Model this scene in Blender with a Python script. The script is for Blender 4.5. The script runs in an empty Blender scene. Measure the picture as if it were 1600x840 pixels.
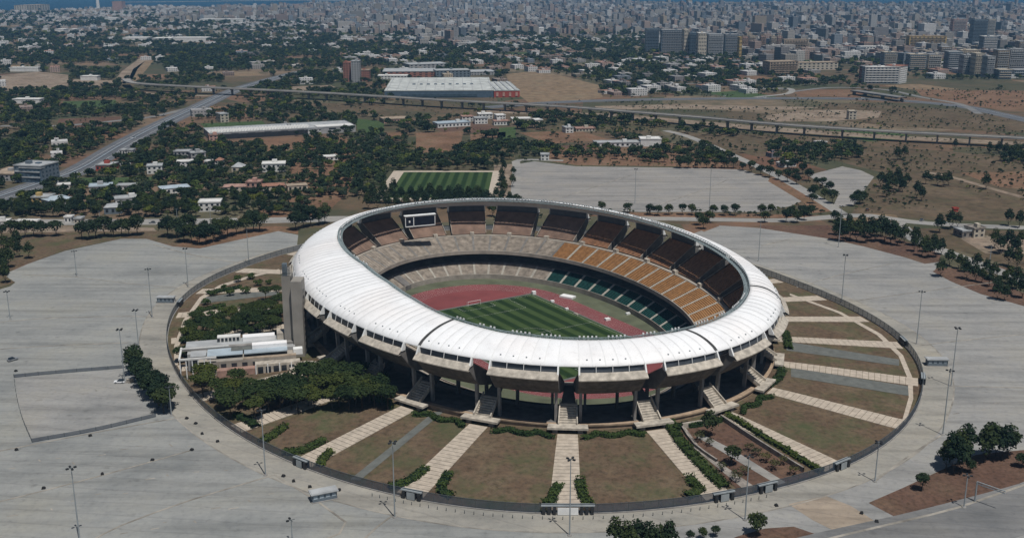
import bpy, math, random
import numpy as np
from mathutils import Vector

random.seed(11)
rng = np.random.default_rng(11)
scene = bpy.context.scene
COL = scene.collection

# ------------------------------------------------------------------ camera
F_PX, PITCH, CAM_H = 1657.24, 0.26836, 152.0        # focal length in pixels of a 1600 px wide frame
cam_d = bpy.data.cameras.new('camera')
cam_d.sensor_fit = 'HORIZONTAL'
cam_d.sensor_width = 36.0
cam_d.lens = F_PX / 1600 * 36.0
cam_d.clip_start = 1.0
cam_d.clip_end = 90000.0
cam = bpy.data.objects.new('camera', cam_d)
cam.location = (0, 0, CAM_H)
cam.rotation_euler = (math.pi / 2 - PITCH, 0, 0)
COL.objects.link(cam)
scene.camera = cam

# ------------------------------------------------------------------ sky, sun, exposure
SUN_EL = math.radians(67)
SUN_AZ = math.radians(153)                            # measured from +Y (view direction) towards +X
sun_dir = Vector((math.sin(SUN_AZ) * math.cos(SUN_EL), math.cos(SUN_AZ) * math.cos(SUN_EL), math.sin(SUN_EL)))
world = bpy.data.worlds.new('World')
scene.world = world
world.use_nodes = True
wn = world.node_tree
sky = wn.nodes.new('ShaderNodeTexSky')
sky.sky_type = 'NISHITA'
sky.sun_disc = False
sky.sun_elevation = SUN_EL
sky.sun_rotation = SUN_AZ
sky.air_density = 1.0
sky.dust_density = 0.6
sky.ozone_density = 1.5
wn.links.new(sky.outputs[0], wn.nodes['Background'].inputs[0])
wn.nodes['Background'].inputs[1].default_value = 0.05
sun_d = bpy.data.lights.new('sun', 'SUN')
sun_d.energy = 4.6
sun_d.angle = math.radians(0.53)
sun_d.color = (1.0, 0.972, 0.93)
sun = bpy.data.objects.new('sun', sun_d)
sun.rotation_euler = sun_dir.to_track_quat('Z', 'Y').to_euler()
sun.location = (0, 0, 900)
COL.objects.link(sun)
scene.view_settings.view_transform = 'Standard'
scene.view_settings.look = 'None'
scene.view_settings.exposure = -0.19
scene.view_settings.gamma = 1.0
scene.cycles.max_bounces = 5
scene.cycles.transparent_max_bounces = 8
scene.cycles.volume_bounces = 0

# ------------------------------------------------------------------ geometry of the place
def G(x, y, z=0.0):
    """point of the level plane z seen at photograph pixel (x, y)"""
    u = (x - 800) / F_PX
    v = (420 - y) / F_PX
    dy = math.cos(PITCH) + v * math.sin(PITCH)
    dz = -math.sin(PITCH) + v * math.cos(PITCH)
    t = (z - CAM_H) / dz
    return (u * t, dy * t, z)

def PX(X, Y, Z=0.0):
    zc = Y * math.cos(PITCH) - (Z - CAM_H) * math.sin(PITCH)
    up = Y * math.sin(PITCH) + (Z - CAM_H) * math.cos(PITCH)
    return 800 + F_PX * X / zc, 420 - F_PX * up / zc

CX, CY, TH = 4.2, 464.3, -1.162                        # stadium centre and long axis
CEN = Vector((CX, CY, 0))
_c, _s = math.cos(TH), math.sin(TH)
def _table():
    n = 2.08
    ph = np.linspace(0, 2 * np.pi, 14401)
    c, s = np.cos(ph), np.sin(ph)
    u = 136.0 * np.sign(c) * np.abs(c) ** (2 / n)
    v = 101.2 * np.sign(s) * np.abs(s) ** (2 / n)
    d = np.hypot(np.diff(u), np.diff(v))
    arc = np.r_[0, np.cumsum(d)]
    tt = np.linspace(0, arc[-1], 2601)
    u, v = np.interp(tt, arc, u)[:-1], np.interp(tt, arc, v)[:-1]
    k = np.exp(-0.5 * (np.arange(-60, 61) / 22.0) ** 2); k /= k.sum()
    sm = lambda a: np.convolve(np.r_[a[-60:], a, a[:60]], k, 'valid')
    u2, v2 = sm(u), sm(v)
    du = np.roll(u2, -1) - np.roll(u2, 1); dv = np.roll(v2, -1) - np.roll(v2, 1)
    l = np.hypot(du, dv)
    return u, v, dv / l, -du / l, arc[-1]
TU, TV, TNU, TNV, PERIM = _table()
# distance of the fence from the deck edge, round the oval (the garden is wider at the sides)
_FT = np.array([-2.5, -1.9, -1.4, -0.9, -0.3, 0.26, 0.83, 1.52, 2.28, 2.94, 3.57, 4.28, 5.02, 5.74, 6.4, 8.0, 14.0, 15.54, 16.0, 16.57, 17.19, 18.41, 19.2, 20.09, 20.76, 22.1, 22.94, 23.5, 24.1, 24.6, 25.1, 25.7, 26.26])
_FS = np.array([52.6, 52.6, 51.2, 49.8, 48.2, 48.0, 48.7, 49.5, 51.1, 53.6, 55.2, 55.2, 53.2, 51.4, 49.6, 49.0, 49.0, 51.0, 53.6, 55.0, 55.3, 53.8, 52.9, 52.0, 52.0, 52.1, 52.6, 52.6, 52.6, 51.2, 49.8, 48.2, 48.0]) / 49.3
_FK = np.interp(np.arange(2600) / 100.0, _FT, _FS)
_kk = np.exp(-0.5 * (np.arange(-80, 81) / 30.0) ** 2); _kk /= _kk.sum()
_FK = np.convolve(np.r_[_FK[-80:], _FK, _FK[:80]], _kk, 'valid')
def R(t, s, z=0.0):
    """t: 0..26 round the oval, s: metres inward from the deck edge"""
    a = (t % 26.0) * 100.0
    i = int(a) % 2600; j = (i + 1) % 2600; f = a - int(a)
    u = TU[i] * (1 - f) + TU[j] * f; v = TV[i] * (1 - f) + TV[j] * f
    nu = TNU[i] * (1 - f) + TNU[j] * f; nv = TNV[i] * (1 - f) + TNV[j] * f
    if s < 0:
        s *= _FK[i]
    u -= s * nu; v -= s * nv
    return (CX + _c * u - _s * v, CY + _s * u + _c * v, z)
def RI(X, Y):
    """inverse of R: (t, s)"""
    dx, dy = X - CX, Y - CY
    u, v = dx * _c + dy * _s, -dx * _s + dy * _c
    d = (TU - u) ** 2 + (TV - v) ** 2
    i = int(np.argmin(d))
    s = float((TU[i] - u) * TNU[i] + (TV[i] - v) * TNV[i])
    return i / 100.0, (s / _FK[i] if s < 0 else s)
MZ = [(-49.0, 0.0), (-45.0, 0.15), (-6.0, 2.3), (4.0, 2.6)]
def mound(s):
    return float(np.interp(s, [a for a, _ in MZ], [b for _, b in MZ]))
def GM(x, y, dz=0.0):
    """point of the garden slope round the stadium seen at pixel (x, y)"""
    z = 1.0
    for _ in range(4):
        p = G(x, y, z + dz)
        z = mound(RI(p[0], p[1])[1])
    return (p[0], p[1], z + dz)

# ------------------------------------------------------------------ materials
MATS = {}
def nodes_of(name):
    m = bpy.data.materials.new(name)
    m.use_nodes = True
    MATS[name] = m
    nt = m.node_tree
    return m, nt, nt.nodes['Principled BSDF']
def N(nt, kind, **kw):
    n = nt.nodes.new(kind)
    for k, v in kw.items():
        if k in ('inputs',):
            for a, b in v.items():
                n.inputs[a].default_value = b
        else:
            setattr(n, k, v)
    return n
def rgba(c, k=1.0):
    return (c[0] * k, c[1] * k, c[2] * k, 1)
def ramp(nt, fac, stops):
    r = N(nt, 'ShaderNodeValToRGB')
    el = r.color_ramp.elements
    while len(el) < len(stops):
        el.new(0.5)
    for e, (p, c) in zip(el, stops):
        e.position = p; e.color = rgba(c)
    nt.links.new(fac, r.inputs[0])
    return r.outputs[0]
def mix(nt, fac, a, b, mode='MIX'):
    n = N(nt, 'ShaderNodeMix', data_type='RGBA', blend_type=mode)
    for s, v in ((0, fac), (6, a), (7, b)):
        if hasattr(v, 'is_linked') or hasattr(v, 'links'):
            nt.links.new(v, n.inputs[s])
        else:
            n.inputs[s].default_value = v
    return n.outputs[2]
def noise(nt, scale, detail=3.0, rough=0.55, vec=None, world=True):
    n = N(nt, 'ShaderNodeTexNoise', inputs={'Scale': scale, 'Detail': detail, 'Roughness': rough})
    if vec is None:
        if world:
            vec = N(nt, 'ShaderNodeNewGeometry').outputs['Position']
        else:
            vec = N(nt, 'ShaderNodeTexCoord').outputs['Object']
    nt.links.new(vec, n.inputs['Vector'])
    return n.outputs['Fac']
def mapped(nt, rot, scale):
    g = N(nt, 'ShaderNodeNewGeometry')
    m = N(nt, 'ShaderNodeMapping')
    m.inputs['Rotation'].default_value = (0, 0, rot)
    m.inputs['Scale'].default_value = scale
    nt.links.new(g.outputs['Position'], m.inputs['Vector'])
    return m.outputs[0]
def plain(name, c, rough=0.8, var=0.18, scale=0.4, metal=0.0, spec=0.3, c2=None):
    m, nt, b = nodes_of(name)
    f = noise(nt, scale)
    c2 = c2 or tuple(x * (1 - 2 * var) for x in c)
    col = ramp(nt, f, [(0.3, c2), (0.7, tuple(x * (1 + var * 0.4) for x in c))])
    nt.links.new(col, b.inputs['Base Color'])
    b.inputs['Roughness'].default_value = rough
    b.inputs['Metallic'].default_value = metal
    b.inputs['Specular IOR Level'].default_value = spec
    return m

# paved lots: pale worn asphalt with sweeping streaks, patches and dark drips
def lot_mat(name, rot, base, k=1.0):
    m, nt, b = nodes_of(name)
    mp = mapped(nt, rot, (0.012, 0.16, 1))
    st = noise(nt, 1.0, 4, 0.6, mp)
    c1 = ramp(nt, st, [(0.30, tuple(x * 0.74 for x in base)), (0.5, base), (0.70, tuple(x * 1.12 for x in base))])
    # worn bay rows: slightly darker and paler bands across the streaks
    sp = N(nt, 'ShaderNodeSeparateXYZ'); nt.links.new(mapped(nt, rot, (1, 1, 1)), sp.inputs[0])
    wob = noise(nt, 0.05, 3, 0.6)
    ad = N(nt, 'ShaderNodeMath', operation='MULTIPLY_ADD'); ad.inputs[1].default_value = 3.0
    nt.links.new(wob, ad.inputs[0]); nt.links.new(sp.outputs['Y'], ad.inputs[2])
    dv = N(nt, 'ShaderNodeMath', operation='DIVIDE'); dv.inputs[1].default_value = 7.6; nt.links.new(ad.outputs[0], dv.inputs[0])
    fr = N(nt, 'ShaderNodeMath', operation='FRACT'); nt.links.new(dv.outputs[0], fr.inputs[0])
    bay = ramp(nt, fr.outputs[0], [(0.0, (0.86, 0.86, 0.86)), (0.07, (0.9, 0.9, 0.9)), (0.12, (1, 1, 1)), (0.55, (1.03, 1.03, 1.02)), (0.9, (1, 1, 1)), (1.0, (1.07, 1.06, 1.04))])
    c1 = mix(nt, 0.8, c1, bay, 'MULTIPLY')
    blot = noise(nt, 0.03, 5, 0.65)
    c2 = mix(nt, 1.0, c1, ramp(nt, blot, [(0.3, (0.76, 0.78, 0.80)), (0.5, (1, 1, 1)), (0.72, (1.08, 1.05, 0.98))]), 'MULTIPLY')
    fine = noise(nt, 0.45, 6, 0.75)
    c3 = mix(nt, 1.0, c2, ramp(nt, fine, [(0.30, (0.74, 0.74, 0.74)), (0.44, (0.97, 0.97, 0.97)), (0.66, (1.08, 1.08, 1.06))]), 'MULTIPLY')
    vo = N(nt, 'ShaderNodeTexVoronoi', inputs={'Scale': 0.09, 'Randomness': 1.0}, feature='F1')
    nt.links.new(N(nt, 'ShaderNodeNewGeometry').outputs['Position'], vo.inputs['Vector'])
    c4 = mix(nt, 1.0, c3, ramp(nt, vo.outputs['Distance'], [(0.0, (0.62, 0.62, 0.62)), (0.06, (0.80, 0.80, 0.80)), (0.13, (1, 1, 1))]), 'MULTIPLY')
    nt.links.new(c4, b.inputs['Base Color'])
    b.inputs['Roughness'].default_value = 0.95
    b.inputs['Specular IOR Level'].default_value = 0.15
    return m
lot_mat('lot_left', 0.12, (0.228, 0.230, 0.220))
lot_mat('lot_right', 0.30, (0.242, 0.237, 0.226))
lot_mat('lot_far', -0.15, (0.238, 0.226, 0.212))
lot_mat('ring_road', 0.5, (0.265, 0.250, 0.220))
lot_mat('road', 0.2, (0.170, 0.168, 0.165))
lot_mat('road_pale', 0.2, (0.250, 0.240, 0.225))
lot_mat('highway', 0.6, (0.110, 0.115, 0.125))
lot_mat('forecourt', 0.4, (0.300, 0.245, 0.190))

def soil_mat(name, a, b_, c, s1=0.02, s2=0.35, green=0.0):
    m, nt, b = nodes_of(name)
    f = noise(nt, s1, 6, 0.65)
    c1 = ramp(nt, f, [(0.3, a), (0.5, b_), (0.72, c)])
    f2 = noise(nt, s2, 5, 0.7)
    c2 = mix(nt, 1.0, c1, ramp(nt, f2, [(0.33, (0.58, 0.60, 0.58)), (0.5, (1, 1, 1)), (0.68, (1.28, 1.24, 1.18))]), 'MULTIPLY')
    if green:
        f3 = noise(nt, 0.055, 6, 0.72)
        msk = ramp(nt, f3, [(0.47, (0, 0, 0)), (0.72, (green, green, green))])
        c2 = mix(nt, msk, c2, (0.055, 0.075, 0.032, 1))
    nt.links.new(c2, b.inputs['Base Color'])
    b.inputs['Roughness'].default_value = 1.0
    b.inputs['Specular IOR Level'].default_value = 0.1
    return m
soil_mat('lawn', (0.090, 0.060, 0.041), (0.108, 0.077, 0.051), (0.130, 0.100, 0.065), 0.07, 0.5, 0.9)
soil_mat('red_soil', (0.110, 0.064, 0.041), (0.160, 0.093, 0.059), (0.200, 0.126, 0.084), 0.03, 0.4, 0.4)
soil_mat('dark_soil', (0.080, 0.048, 0.036), (0.105, 0.063, 0.046), (0.135, 0.085, 0.060), 0.05, 0.6, 0.15)
soil_mat('gold_field', (0.155, 0.112, 0.070), (0.185, 0.132, 0.084), (0.165, 0.135, 0.088), 0.02, 0.08)
soil_mat('dry_field', (0.070, 0.052, 0.034), (0.098, 0.072, 0.047), (0.128, 0.094, 0.064), 0.018, 0.12, 0.40)
soil_mat('pale_earth', (0.130, 0.098, 0.070), (0.215, 0.165, 0.125), (0.270, 0.220, 0.170), 0.03, 0.2, 0.3)
soil_mat('scrub', (0.058, 0.056, 0.032), (0.095, 0.076, 0.045), (0.135, 0.098, 0.062), 0.03, 0.3, 0.7)
soil_mat('green_field', (0.040, 0.065, 0.026), (0.050, 0.078, 0.030), (0.060, 0.085, 0.036), 0.03, 0.3)

# open country: fields of different soils, scrub and dry grass
def country():
    m, nt, b = nodes_of('country')
    pos = N(nt, 'ShaderNodeNewGeometry').outputs['Position']
    v = N(nt, 'ShaderNodeTexVoronoi', inputs={'Scale': 0.0085, 'Randomness': 0.9})
    w = N(nt, 'ShaderNodeTexNoise', inputs={'Scale': 0.004, 'Detail': 2.0})
    nt.links.new(pos, w.inputs['Vector'])
    ad = N(nt, 'ShaderNodeVectorMath', operation='MULTIPLY_ADD')
    nt.links.new(w.outputs['Color'], ad.inputs[0])
    ad.inputs[1].default_value = (60, 60, 0)
    nt.links.new(pos, ad.inputs[2])
    nt.links.new(ad.outputs[0], v.inputs['Vector'])
    sep = N(nt, 'ShaderNodeSeparateColor')
    nt.links.new(v.outputs['Color'], sep.inputs[0])
    cell = ramp(nt, sep.outputs[0], [(0.0, (0.060, 0.062, 0.036)), (0.3, (0.095, 0.072, 0.048)), (0.5, (0.150, 0.092, 0.062)), (0.68, (0.062, 0.066, 0.038)), (0.85, (0.170, 0.132, 0.092)), (1.0, (0.130, 0.072, 0.048))])
    f = noise(nt, 0.03, 6, 0.65)
    c2 = mix(nt, 1.0, cell, ramp(nt, f, [(0.3, (0.6, 0.66, 0.6)), (0.5, (1, 1, 1)), (0.7, (1.25, 1.15, 1.05))]), 'MULTIPLY')
    f3 = noise(nt, 0.012, 6, 0.7)
    c3 = mix(nt, ramp(nt, f3, [(0.45, (0, 0, 0)), (0.62, (0.85, 0.85, 0.85))]), c2, (0.050, 0.056, 0.032, 1))
    nt.links.new(c3, b.inputs['Base Color'])
    b.inputs['Roughness'].default_value = 1.0
    b.inputs['Specular IOR Level'].default_value = 0.1
country()

def foliage(name, lo, hi):
    m, nt, b = nodes_of(name)
    f = noise(nt, 0.5, 3, 0.6)
    oi = N(nt, 'ShaderNodeObjectInfo')
    c = ramp(nt, f, [(0.3, lo), (0.7, hi)])
    c = mix(nt, 1.0, c, ramp(nt, oi.outputs['Random'], [(0.0, (0.55, 0.66, 0.72)), (0.35, (0.9, 0.95, 0.95)), (0.7, (1.15, 1.1, 0.95)), (1.0, (1.75, 1.45, 1.0))]), 'MULTIPLY')
    nt.links.new(c, b.inputs['Base Color'])
    b.inputs['Roughness'].default_value = 0.85
    b.inputs['Specular IOR Level'].default_value = 0.12
    tr = N(nt, 'ShaderNodeBsdfTranslucent')
    nt.links.new(c, tr.inputs['Color'])
    ms = N(nt, 'ShaderNodeMixShader', inputs={0: 0.18})
    nt.links.new(b.outputs[0], ms.inputs[1]); nt.links.new(tr.outputs[0], ms.inputs[2])
    nt.links.new(ms.outputs[0], nt.nodes['Material Output'].inputs[0])
    return m
foliage('pine_leaf', (0.026, 0.042, 0.014), (0.048, 0.066, 0.022))
foliage('oak_leaf', (0.015, 0.029, 0.015), (0.033, 0.049, 0.023))
foliage('olive_leaf', (0.036, 0.050, 0.030), (0.064, 0.078, 0.044))
foliage('bright_leaf', (0.050, 0.075, 0.018), (0.085, 0.105, 0.030))
foliage('hedge_leaf', (0.028, 0.050, 0.014), (0.055, 0.080, 0.024))
foliage('shrub_leaf', (0.05, 0.055, 0.025), (0.085, 0.08, 0.04))
plain('bark', (0.075, 0.055, 0.04), 0.95)

def membrane():
    m, nt, b = nodes_of('membrane')
    c1 = ramp(nt, noise(nt, 0.09, 5, 0.65), [(0.3, (0.70, 0.70, 0.70)), (0.5, (0.77, 0.77, 0.765)), (0.75, (0.80, 0.80, 0.80))])
    c2 = mix(nt, 1.0, c1, ramp(nt, noise(nt, 0.7, 5, 0.7), [(0.28, (0.86, 0.85, 0.83)), (0.45, (1, 1, 1))]), 'MULTIPLY')
    c3 = mix(nt, 1.0, c2, ramp(nt, noise(nt, 0.035, 2, 0.5), [(0.35, (0.98, 0.95, 0.93)), (0.6, (1, 1, 1))]), 'MULTIPLY')
    nt.links.new(c3, b.inputs['Base Color'])
    b.inputs['Roughness'].default_value = 0.6
    b.inputs['Specular IOR Level'].default_value = 0.3
membrane()
plain('seam', (0.70, 0.70, 0.69), 0.6, 0.05)
plain('white_paint', (0.74, 0.74, 0.72), 0.6, 0.06)
plain('joint_dark', (0.06, 0.06, 0.058), 0.8)
plain('concrete', (0.33, 0.295, 0.25), 0.9, 0.16, 0.25)
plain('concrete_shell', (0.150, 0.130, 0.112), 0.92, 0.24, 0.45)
plain('concrete_grey', (0.27, 0.255, 0.235), 0.9, 0.18, 0.3)
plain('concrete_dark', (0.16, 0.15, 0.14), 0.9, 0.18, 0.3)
plain('concrete_pale', (0.47, 0.42, 0.35), 0.9, 0.22, 0.5)
plain('gallery_shade', (0.10, 0.115, 0.135), 0.5, 0.15, 0.3)
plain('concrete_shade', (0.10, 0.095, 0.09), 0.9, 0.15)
plain('tower_concrete', (0.27, 0.25, 0.22), 0.9, 0.12, 0.12)
plain('terrace', (0.36, 0.31, 0.255), 0.9, 0.24, 0.35)
plain('terrace_rose', (0.30, 0.205, 0.155), 0.9, 0.18, 0.2)
plain('lot_joint', (0.30, 0.275, 0.235), 0.95, 0.3, 0.15)
plain('terrace_shade', (0.185, 0.125, 0.088), 0.9, 0.2, 0.15)
plain('seat_orange', (0.34, 0.178, 0.072), 0.65, 0.17, 0.5)
plain('seat_rust', (0.36, 0.195, 0.110), 0.65, 0.2, 0.5)
plain('seat_green', (0.014, 0.068, 0.060), 0.6, 0.28, 0.9)
plain('aisle', (0.47, 0.44, 0.38), 0.9, 0.1)
plain('plinth_edge', (0.37, 0.27, 0.185), 0.9, 0.2, 0.4)
plain('path_slab', (0.44, 0.375, 0.300), 0.95, 0.14, 0.5)
plain('steel', (0.34, 0.37, 0.38), 0.5, 0.1, metal=0.3)
plain('steel_dark', (0.10, 0.115, 0.12), 0.5, 0.1, metal=0.3)
plain('truss_steel', (0.30, 0.36, 0.365), 0.55, 0.2, 0.8, metal=0.2)
plain('lamp_dark', (0.03, 0.032, 0.035), 0.5)
plain('screen', (0.012, 0.014, 0.025), 0.35, 0.1, spec=0.5)
plain('glass_dark', (0.02, 0.027, 0.035), 0.15, 0.2, 0.3, spec=0.6)
plain('glass_blue', (0.055, 0.085, 0.11), 0.2, 0.2, 0.3, spec=0.6)
plain('asphalt_dark', (0.125, 0.130, 0.118), 0.95, 0.14)
plain('roof_grey', (0.36, 0.37, 0.37), 0.8, 0.15, 0.2)
plain('roof_pale', (0.47, 0.485, 0.46), 0.8, 0.2, 0.08)
plain('roof_blue', (0.36, 0.42, 0.46), 0.6, 0.12, 0.2)
plain('roof_tile', (0.30, 0.155, 0.105), 0.9, 0.2, 0.5)
plain('roof_pink', (0.36, 0.225, 0.18), 0.9, 0.2, 0.3)
plain('roof_tan', (0.34, 0.27, 0.20), 0.9, 0.2, 0.3)
plain('wall_white', (0.62, 0.61, 0.58), 0.85, 0.1, 0.3)
plain('wall_cream', (0.46, 0.41, 0.33), 0.85, 0.12, 0.3)
plain('wall_grey', (0.33, 0.33, 0.325), 0.85, 0.12, 0.3)
plain('wall_yellow', (0.42, 0.30, 0.12), 0.85, 0.12, 0.3)
plain('wall_brick', (0.30, 0.135, 0.095), 0.9, 0.15, 0.4)
plain('wall_pink', (0.44, 0.27, 0.22), 0.9, 0.12, 0.3)
plain('wall_blue', (0.075, 0.11, 0.145), 0.5, 0.12, 0.3)
plain('wall_slate', (0.135, 0.165, 0.19), 0.6, 0.12, 0.3)
plain('red_panel', (0.33, 0.065, 0.045), 0.6, 0.1)
plain('stone_wall', (0.27, 0.24, 0.21), 0.95, 0.25, 0.5)
plain('track_red', (0.190, 0.050, 0.050), 0.9, 0.13, 0.08)
plain('margin_turf', (0.105, 0.115, 0.070), 0.95, 0.18, 0.12)
plain('rubber_black', (0.02, 0.02, 0.02), 0.8)
plain('car_white', (0.7, 0.7, 0.7), 0.3, 0.02, spec=0.5)
plain('car_grey', (0.2, 0.21, 0.22), 0.3, 0.02, spec=0.5)
plain('car_red', (0.35, 0.03, 0.03), 0.3, 0.02, spec=0.5)

def fence_mat():
    m, nt, b = nodes_of('fence_mesh')
    f = noise(nt, 0.35)
    nt.links.new(ramp(nt, f, [(0.3, (0.026, 0.042, 0.066)), (0.7, (0.050, 0.068, 0.092))]), b.inputs['Base Color'])
    b.inputs['Roughness'].default_value = 0.6
    t = N(nt, 'ShaderNodeBsdfTransparent')
    ms = N(nt, 'ShaderNodeMixShader', inputs={0: 0.74})
    nt.links.new(t.outputs[0], ms.inputs[1]); nt.links.new(b.outputs[0], ms.inputs[2])
    nt.links.new(ms.outputs[0], nt.nodes['Material Output'].inputs[0])
fence_mat()

def grass_mat():
    # mown stripes run along the touchline of each pitch (UV in metres)
    m, nt, b = nodes_of('pitch_grass')
    uv = N(nt, 'ShaderNodeUVMap')
    sp = N(nt, 'ShaderNodeSeparateXYZ')
    nt.links.new(uv.outputs[0], sp.inputs[0])
    mm = N(nt, 'ShaderNodeMath', operation='MULTIPLY'); mm.inputs[1].default_value = math.pi / 3.8
    nt.links.new(sp.outputs['Y'], mm.inputs[0])
    si = N(nt, 'ShaderNodeMath', operation='SINE')
    nt.links.new(mm.outputs[0], si.inputs[0])
    mr = N(nt, 'ShaderNodeMapRange', inputs={'From Min': -0.45, 'From Max': 0.45})
    nt.links.new(si.outputs[0], mr.inputs[0])
    c = mix(nt, mr.outputs[0], (0.016, 0.034, 0.012, 1), (0.044, 0.072, 0.026, 1))
    c = mix(nt, 1.0, c, ramp(nt, noise(nt, 0.25, 5, 0.7), [(0.3, (0.8, 0.82, 0.8)), (0.7, (1.15, 1.1, 1.05))]), 'MULTIPLY')
    nt.links.new(c, b.inputs['Base Color'])
    b.inputs['Roughness'].default_value = 1.0
    b.inputs['Specular IOR Level'].default_value = 0.1
grass_mat()

def sea_mat():
    m, nt, b = nodes_of('sea_water')
    f = noise(nt, 0.002, 3, 0.5)
    nt.links.new(ramp(nt, f, [(0.3, (0.001, 0.026, 0.056)), (0.7, (0.001, 0.034, 0.068))]), b.inputs['Base Color'])
    b.inputs['Roughness'].default_value = 0.6
    b.inputs['Specular IOR Level'].default_value = 0.08
sea_mat()

def facade_mat():
    # wall colour from the building (colour attribute), window grid from UV in metres
    m, nt, b = nodes_of('facade')
    at = N(nt, 'ShaderNodeVertexColor', layer_name='Col')
    uv = N(nt, 'ShaderNodeUVMap')
    sp = N(nt, 'ShaderNodeSeparateXYZ')
    nt.links.new(uv.outputs[0], sp.inputs[0])
    def cell(out, size, lo, hi):
        a = N(nt, 'ShaderNodeMath', operation='DIVIDE'); a.inputs[1].default_value = size
        nt.links.new(out, a.inputs[0])
        fr = N(nt, 'ShaderNodeMath', operation='FRACT'); nt.links.new(a.outputs[0], fr.inputs[0])
        g = N(nt, 'ShaderNodeMath', operation='GREATER_THAN'); g.inputs[1].default_value = lo; nt.links.new(fr.outputs[0], g.inputs[0])
        l = N(nt, 'ShaderNodeMath', operation='LESS_THAN'); l.inputs[1].default_value = hi; nt.links.new(fr.outputs[0], l.inputs[0])
        p = N(nt, 'ShaderNodeMath', operation='MULTIPLY'); nt.links.new(g.outputs[0], p.inputs[0]); nt.links.new(l.outputs[0], p.inputs[1])
        return p.outputs[0]
    a = cell(sp.outputs['X'], 3.6, 0.25, 0.72); c = cell(sp.outputs['Y'], 3.2, 0.3, 0.8)
    p = N(nt, 'ShaderNodeMath', operation='MULTIPLY'); nt.links.new(a, p.inputs[0]); nt.links.new(c, p.inputs[1])
    q = N(nt, 'ShaderNodeMath', operation='MULTIPLY'); q.inputs[1].default_value = 0.85; nt.links.new(p.outputs[0], q.inputs[0])
    col = mix(nt, q.outputs[0], at.outputs['Color'], (0.03, 0.035, 0.042, 1))
    nt.links.new(col, b.inputs['Base Color'])
    b.inputs['Roughness'].default_value = 0.8
facade_mat()

# ------------------------------------------------------------------ mesh helpers
class MB:
    """collects faces; build() links them as one mesh object"""
    def __init__(self):
        self.v, self.f, self.mi, self.uv = [], [], [], {}
    def add(self, verts, faces, mi=0):
        o = len(self.v)
        self.v += [tuple(p) for p in verts]
        for q in faces:
            self.f.append(tuple(o + i for i in q)); self.mi.append(mi)
    def box(self, c, d, rz=0.0, mi=0):
        x, y, z = d[0] / 2, d[1] / 2, d[2] / 2
        cs, sn = math.cos(rz), math.sin(rz)
        vs = []
        for sz in (-z, z):
            for sx, sy in ((-x, -y), (x, -y), (x, y), (-x, y)):
                vs.append((c[0] + sx * cs - sy * sn, c[1] + sx * sn + sy * cs, c[2] + sz))
        self.add(vs, [(3, 2, 1, 0), (4, 5, 6, 7), (0, 1, 5, 4), (1, 2, 6, 5), (2, 3, 7, 6), (3, 0, 4, 7)], mi)
    def prism(self, bottom, top, mi=0):
        n = len(bottom)
        self.add(list(bottom) + list(top), [tuple(range(n - 1, -1, -1)), tuple(range(n, 2 * n))] + [(i, (i + 1) % n, n + (i + 1) % n, n + i) for i in range(n)], mi)
    def tube(self, pts, rad, n=6, mi=0):
        pts = [Vector(p) for p in pts]
        rad = rad if isinstance(rad, (list, tuple)) else [rad] * len(pts)
        vs = []
        for i, p in enumerate(pts):
            d = (pts[min(i + 1, len(pts) - 1)] - pts[max(i - 1, 0)]).normalized()
            a = d.orthogonal().normalized(); b = d.cross(a)
            vs += [p + (a * math.cos(2 * math.pi * k / n) + b * math.sin(2 * math.pi * k / n)) * rad[i] for k in range(n)]
        fs = [(i * n + k, i * n + (k + 1) % n, (i + 1) * n + (k + 1) % n, (i + 1) * n + k) for i in range(len(pts) - 1) for k in range(n)]
        fs += [tuple(range(n - 1, -1, -1)), tuple(range((len(pts) - 1) * n, len(pts) * n))]
        self.add(vs, fs, mi)
    def grid(self, rows, mi=0, close=False):
        n = len(rows[0])
        fs = []
        for i in range(len(rows) - 1):
            for k in range(n if close else n - 1):
                fs.append((i * n + k, i * n + (k + 1) % n, (i + 1) * n + (k + 1) % n, (i + 1) * n + k))
        self.add([p for r in rows for p in r], fs, mi)
    def mesh(self, name, mats, smooth=False):
        me = bpy.data.meshes.new(name)
        me.from_pydata(self.v, [], self.f)
        for m in (mats if isinstance(mats, (list, tuple)) else [mats]):
            me.materials.append(MATS[m])
        if any(self.mi):
            me.polygons.foreach_set('material_index', self.mi)
        if smooth:
            me.polygons.foreach_set('use_smooth', [True] * len(me.polygons))
        me.update()
        return me
    def build(self, name, mats, parent=None, smooth=False):
        return link(name, self.mesh(name, mats, smooth), parent)

def link(name, me, parent=None, loc=None, rz=0.0, scale=None):
    o = bpy.data.objects.new(name, me)
    COL.objects.link(o)
    if parent is not None:
        o.parent = parent
        if loc is None and parent.get('world_parts'):
            o.location = -parent.location
    if loc is not None:
        o.location = loc
    if rz:
        o.rotation_euler = (0, 0, rz)
    if scale is not None:
        o.scale = scale
    return o
def tag(o, label, cat, group=None):
    o['label'] = label; o['category'] = cat
    if group:
        o['group'] = group
    return o
def thing(name, label, cat, loc, rz=0.0, group=None, world_parts=False):
    o = bpy.data.objects.new(name, None)
    o.empty_display_size = 1.0
    COL.objects.link(o)
    o.location = loc
    if rz:
        o.rotation_euler = (0, 0, rz)
    if world_parts:
        o['world_parts'] = 1
    return tag(o, label, cat, group)
def struct(o, kind='structure'):
    o['kind'] = kind
    return o

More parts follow.
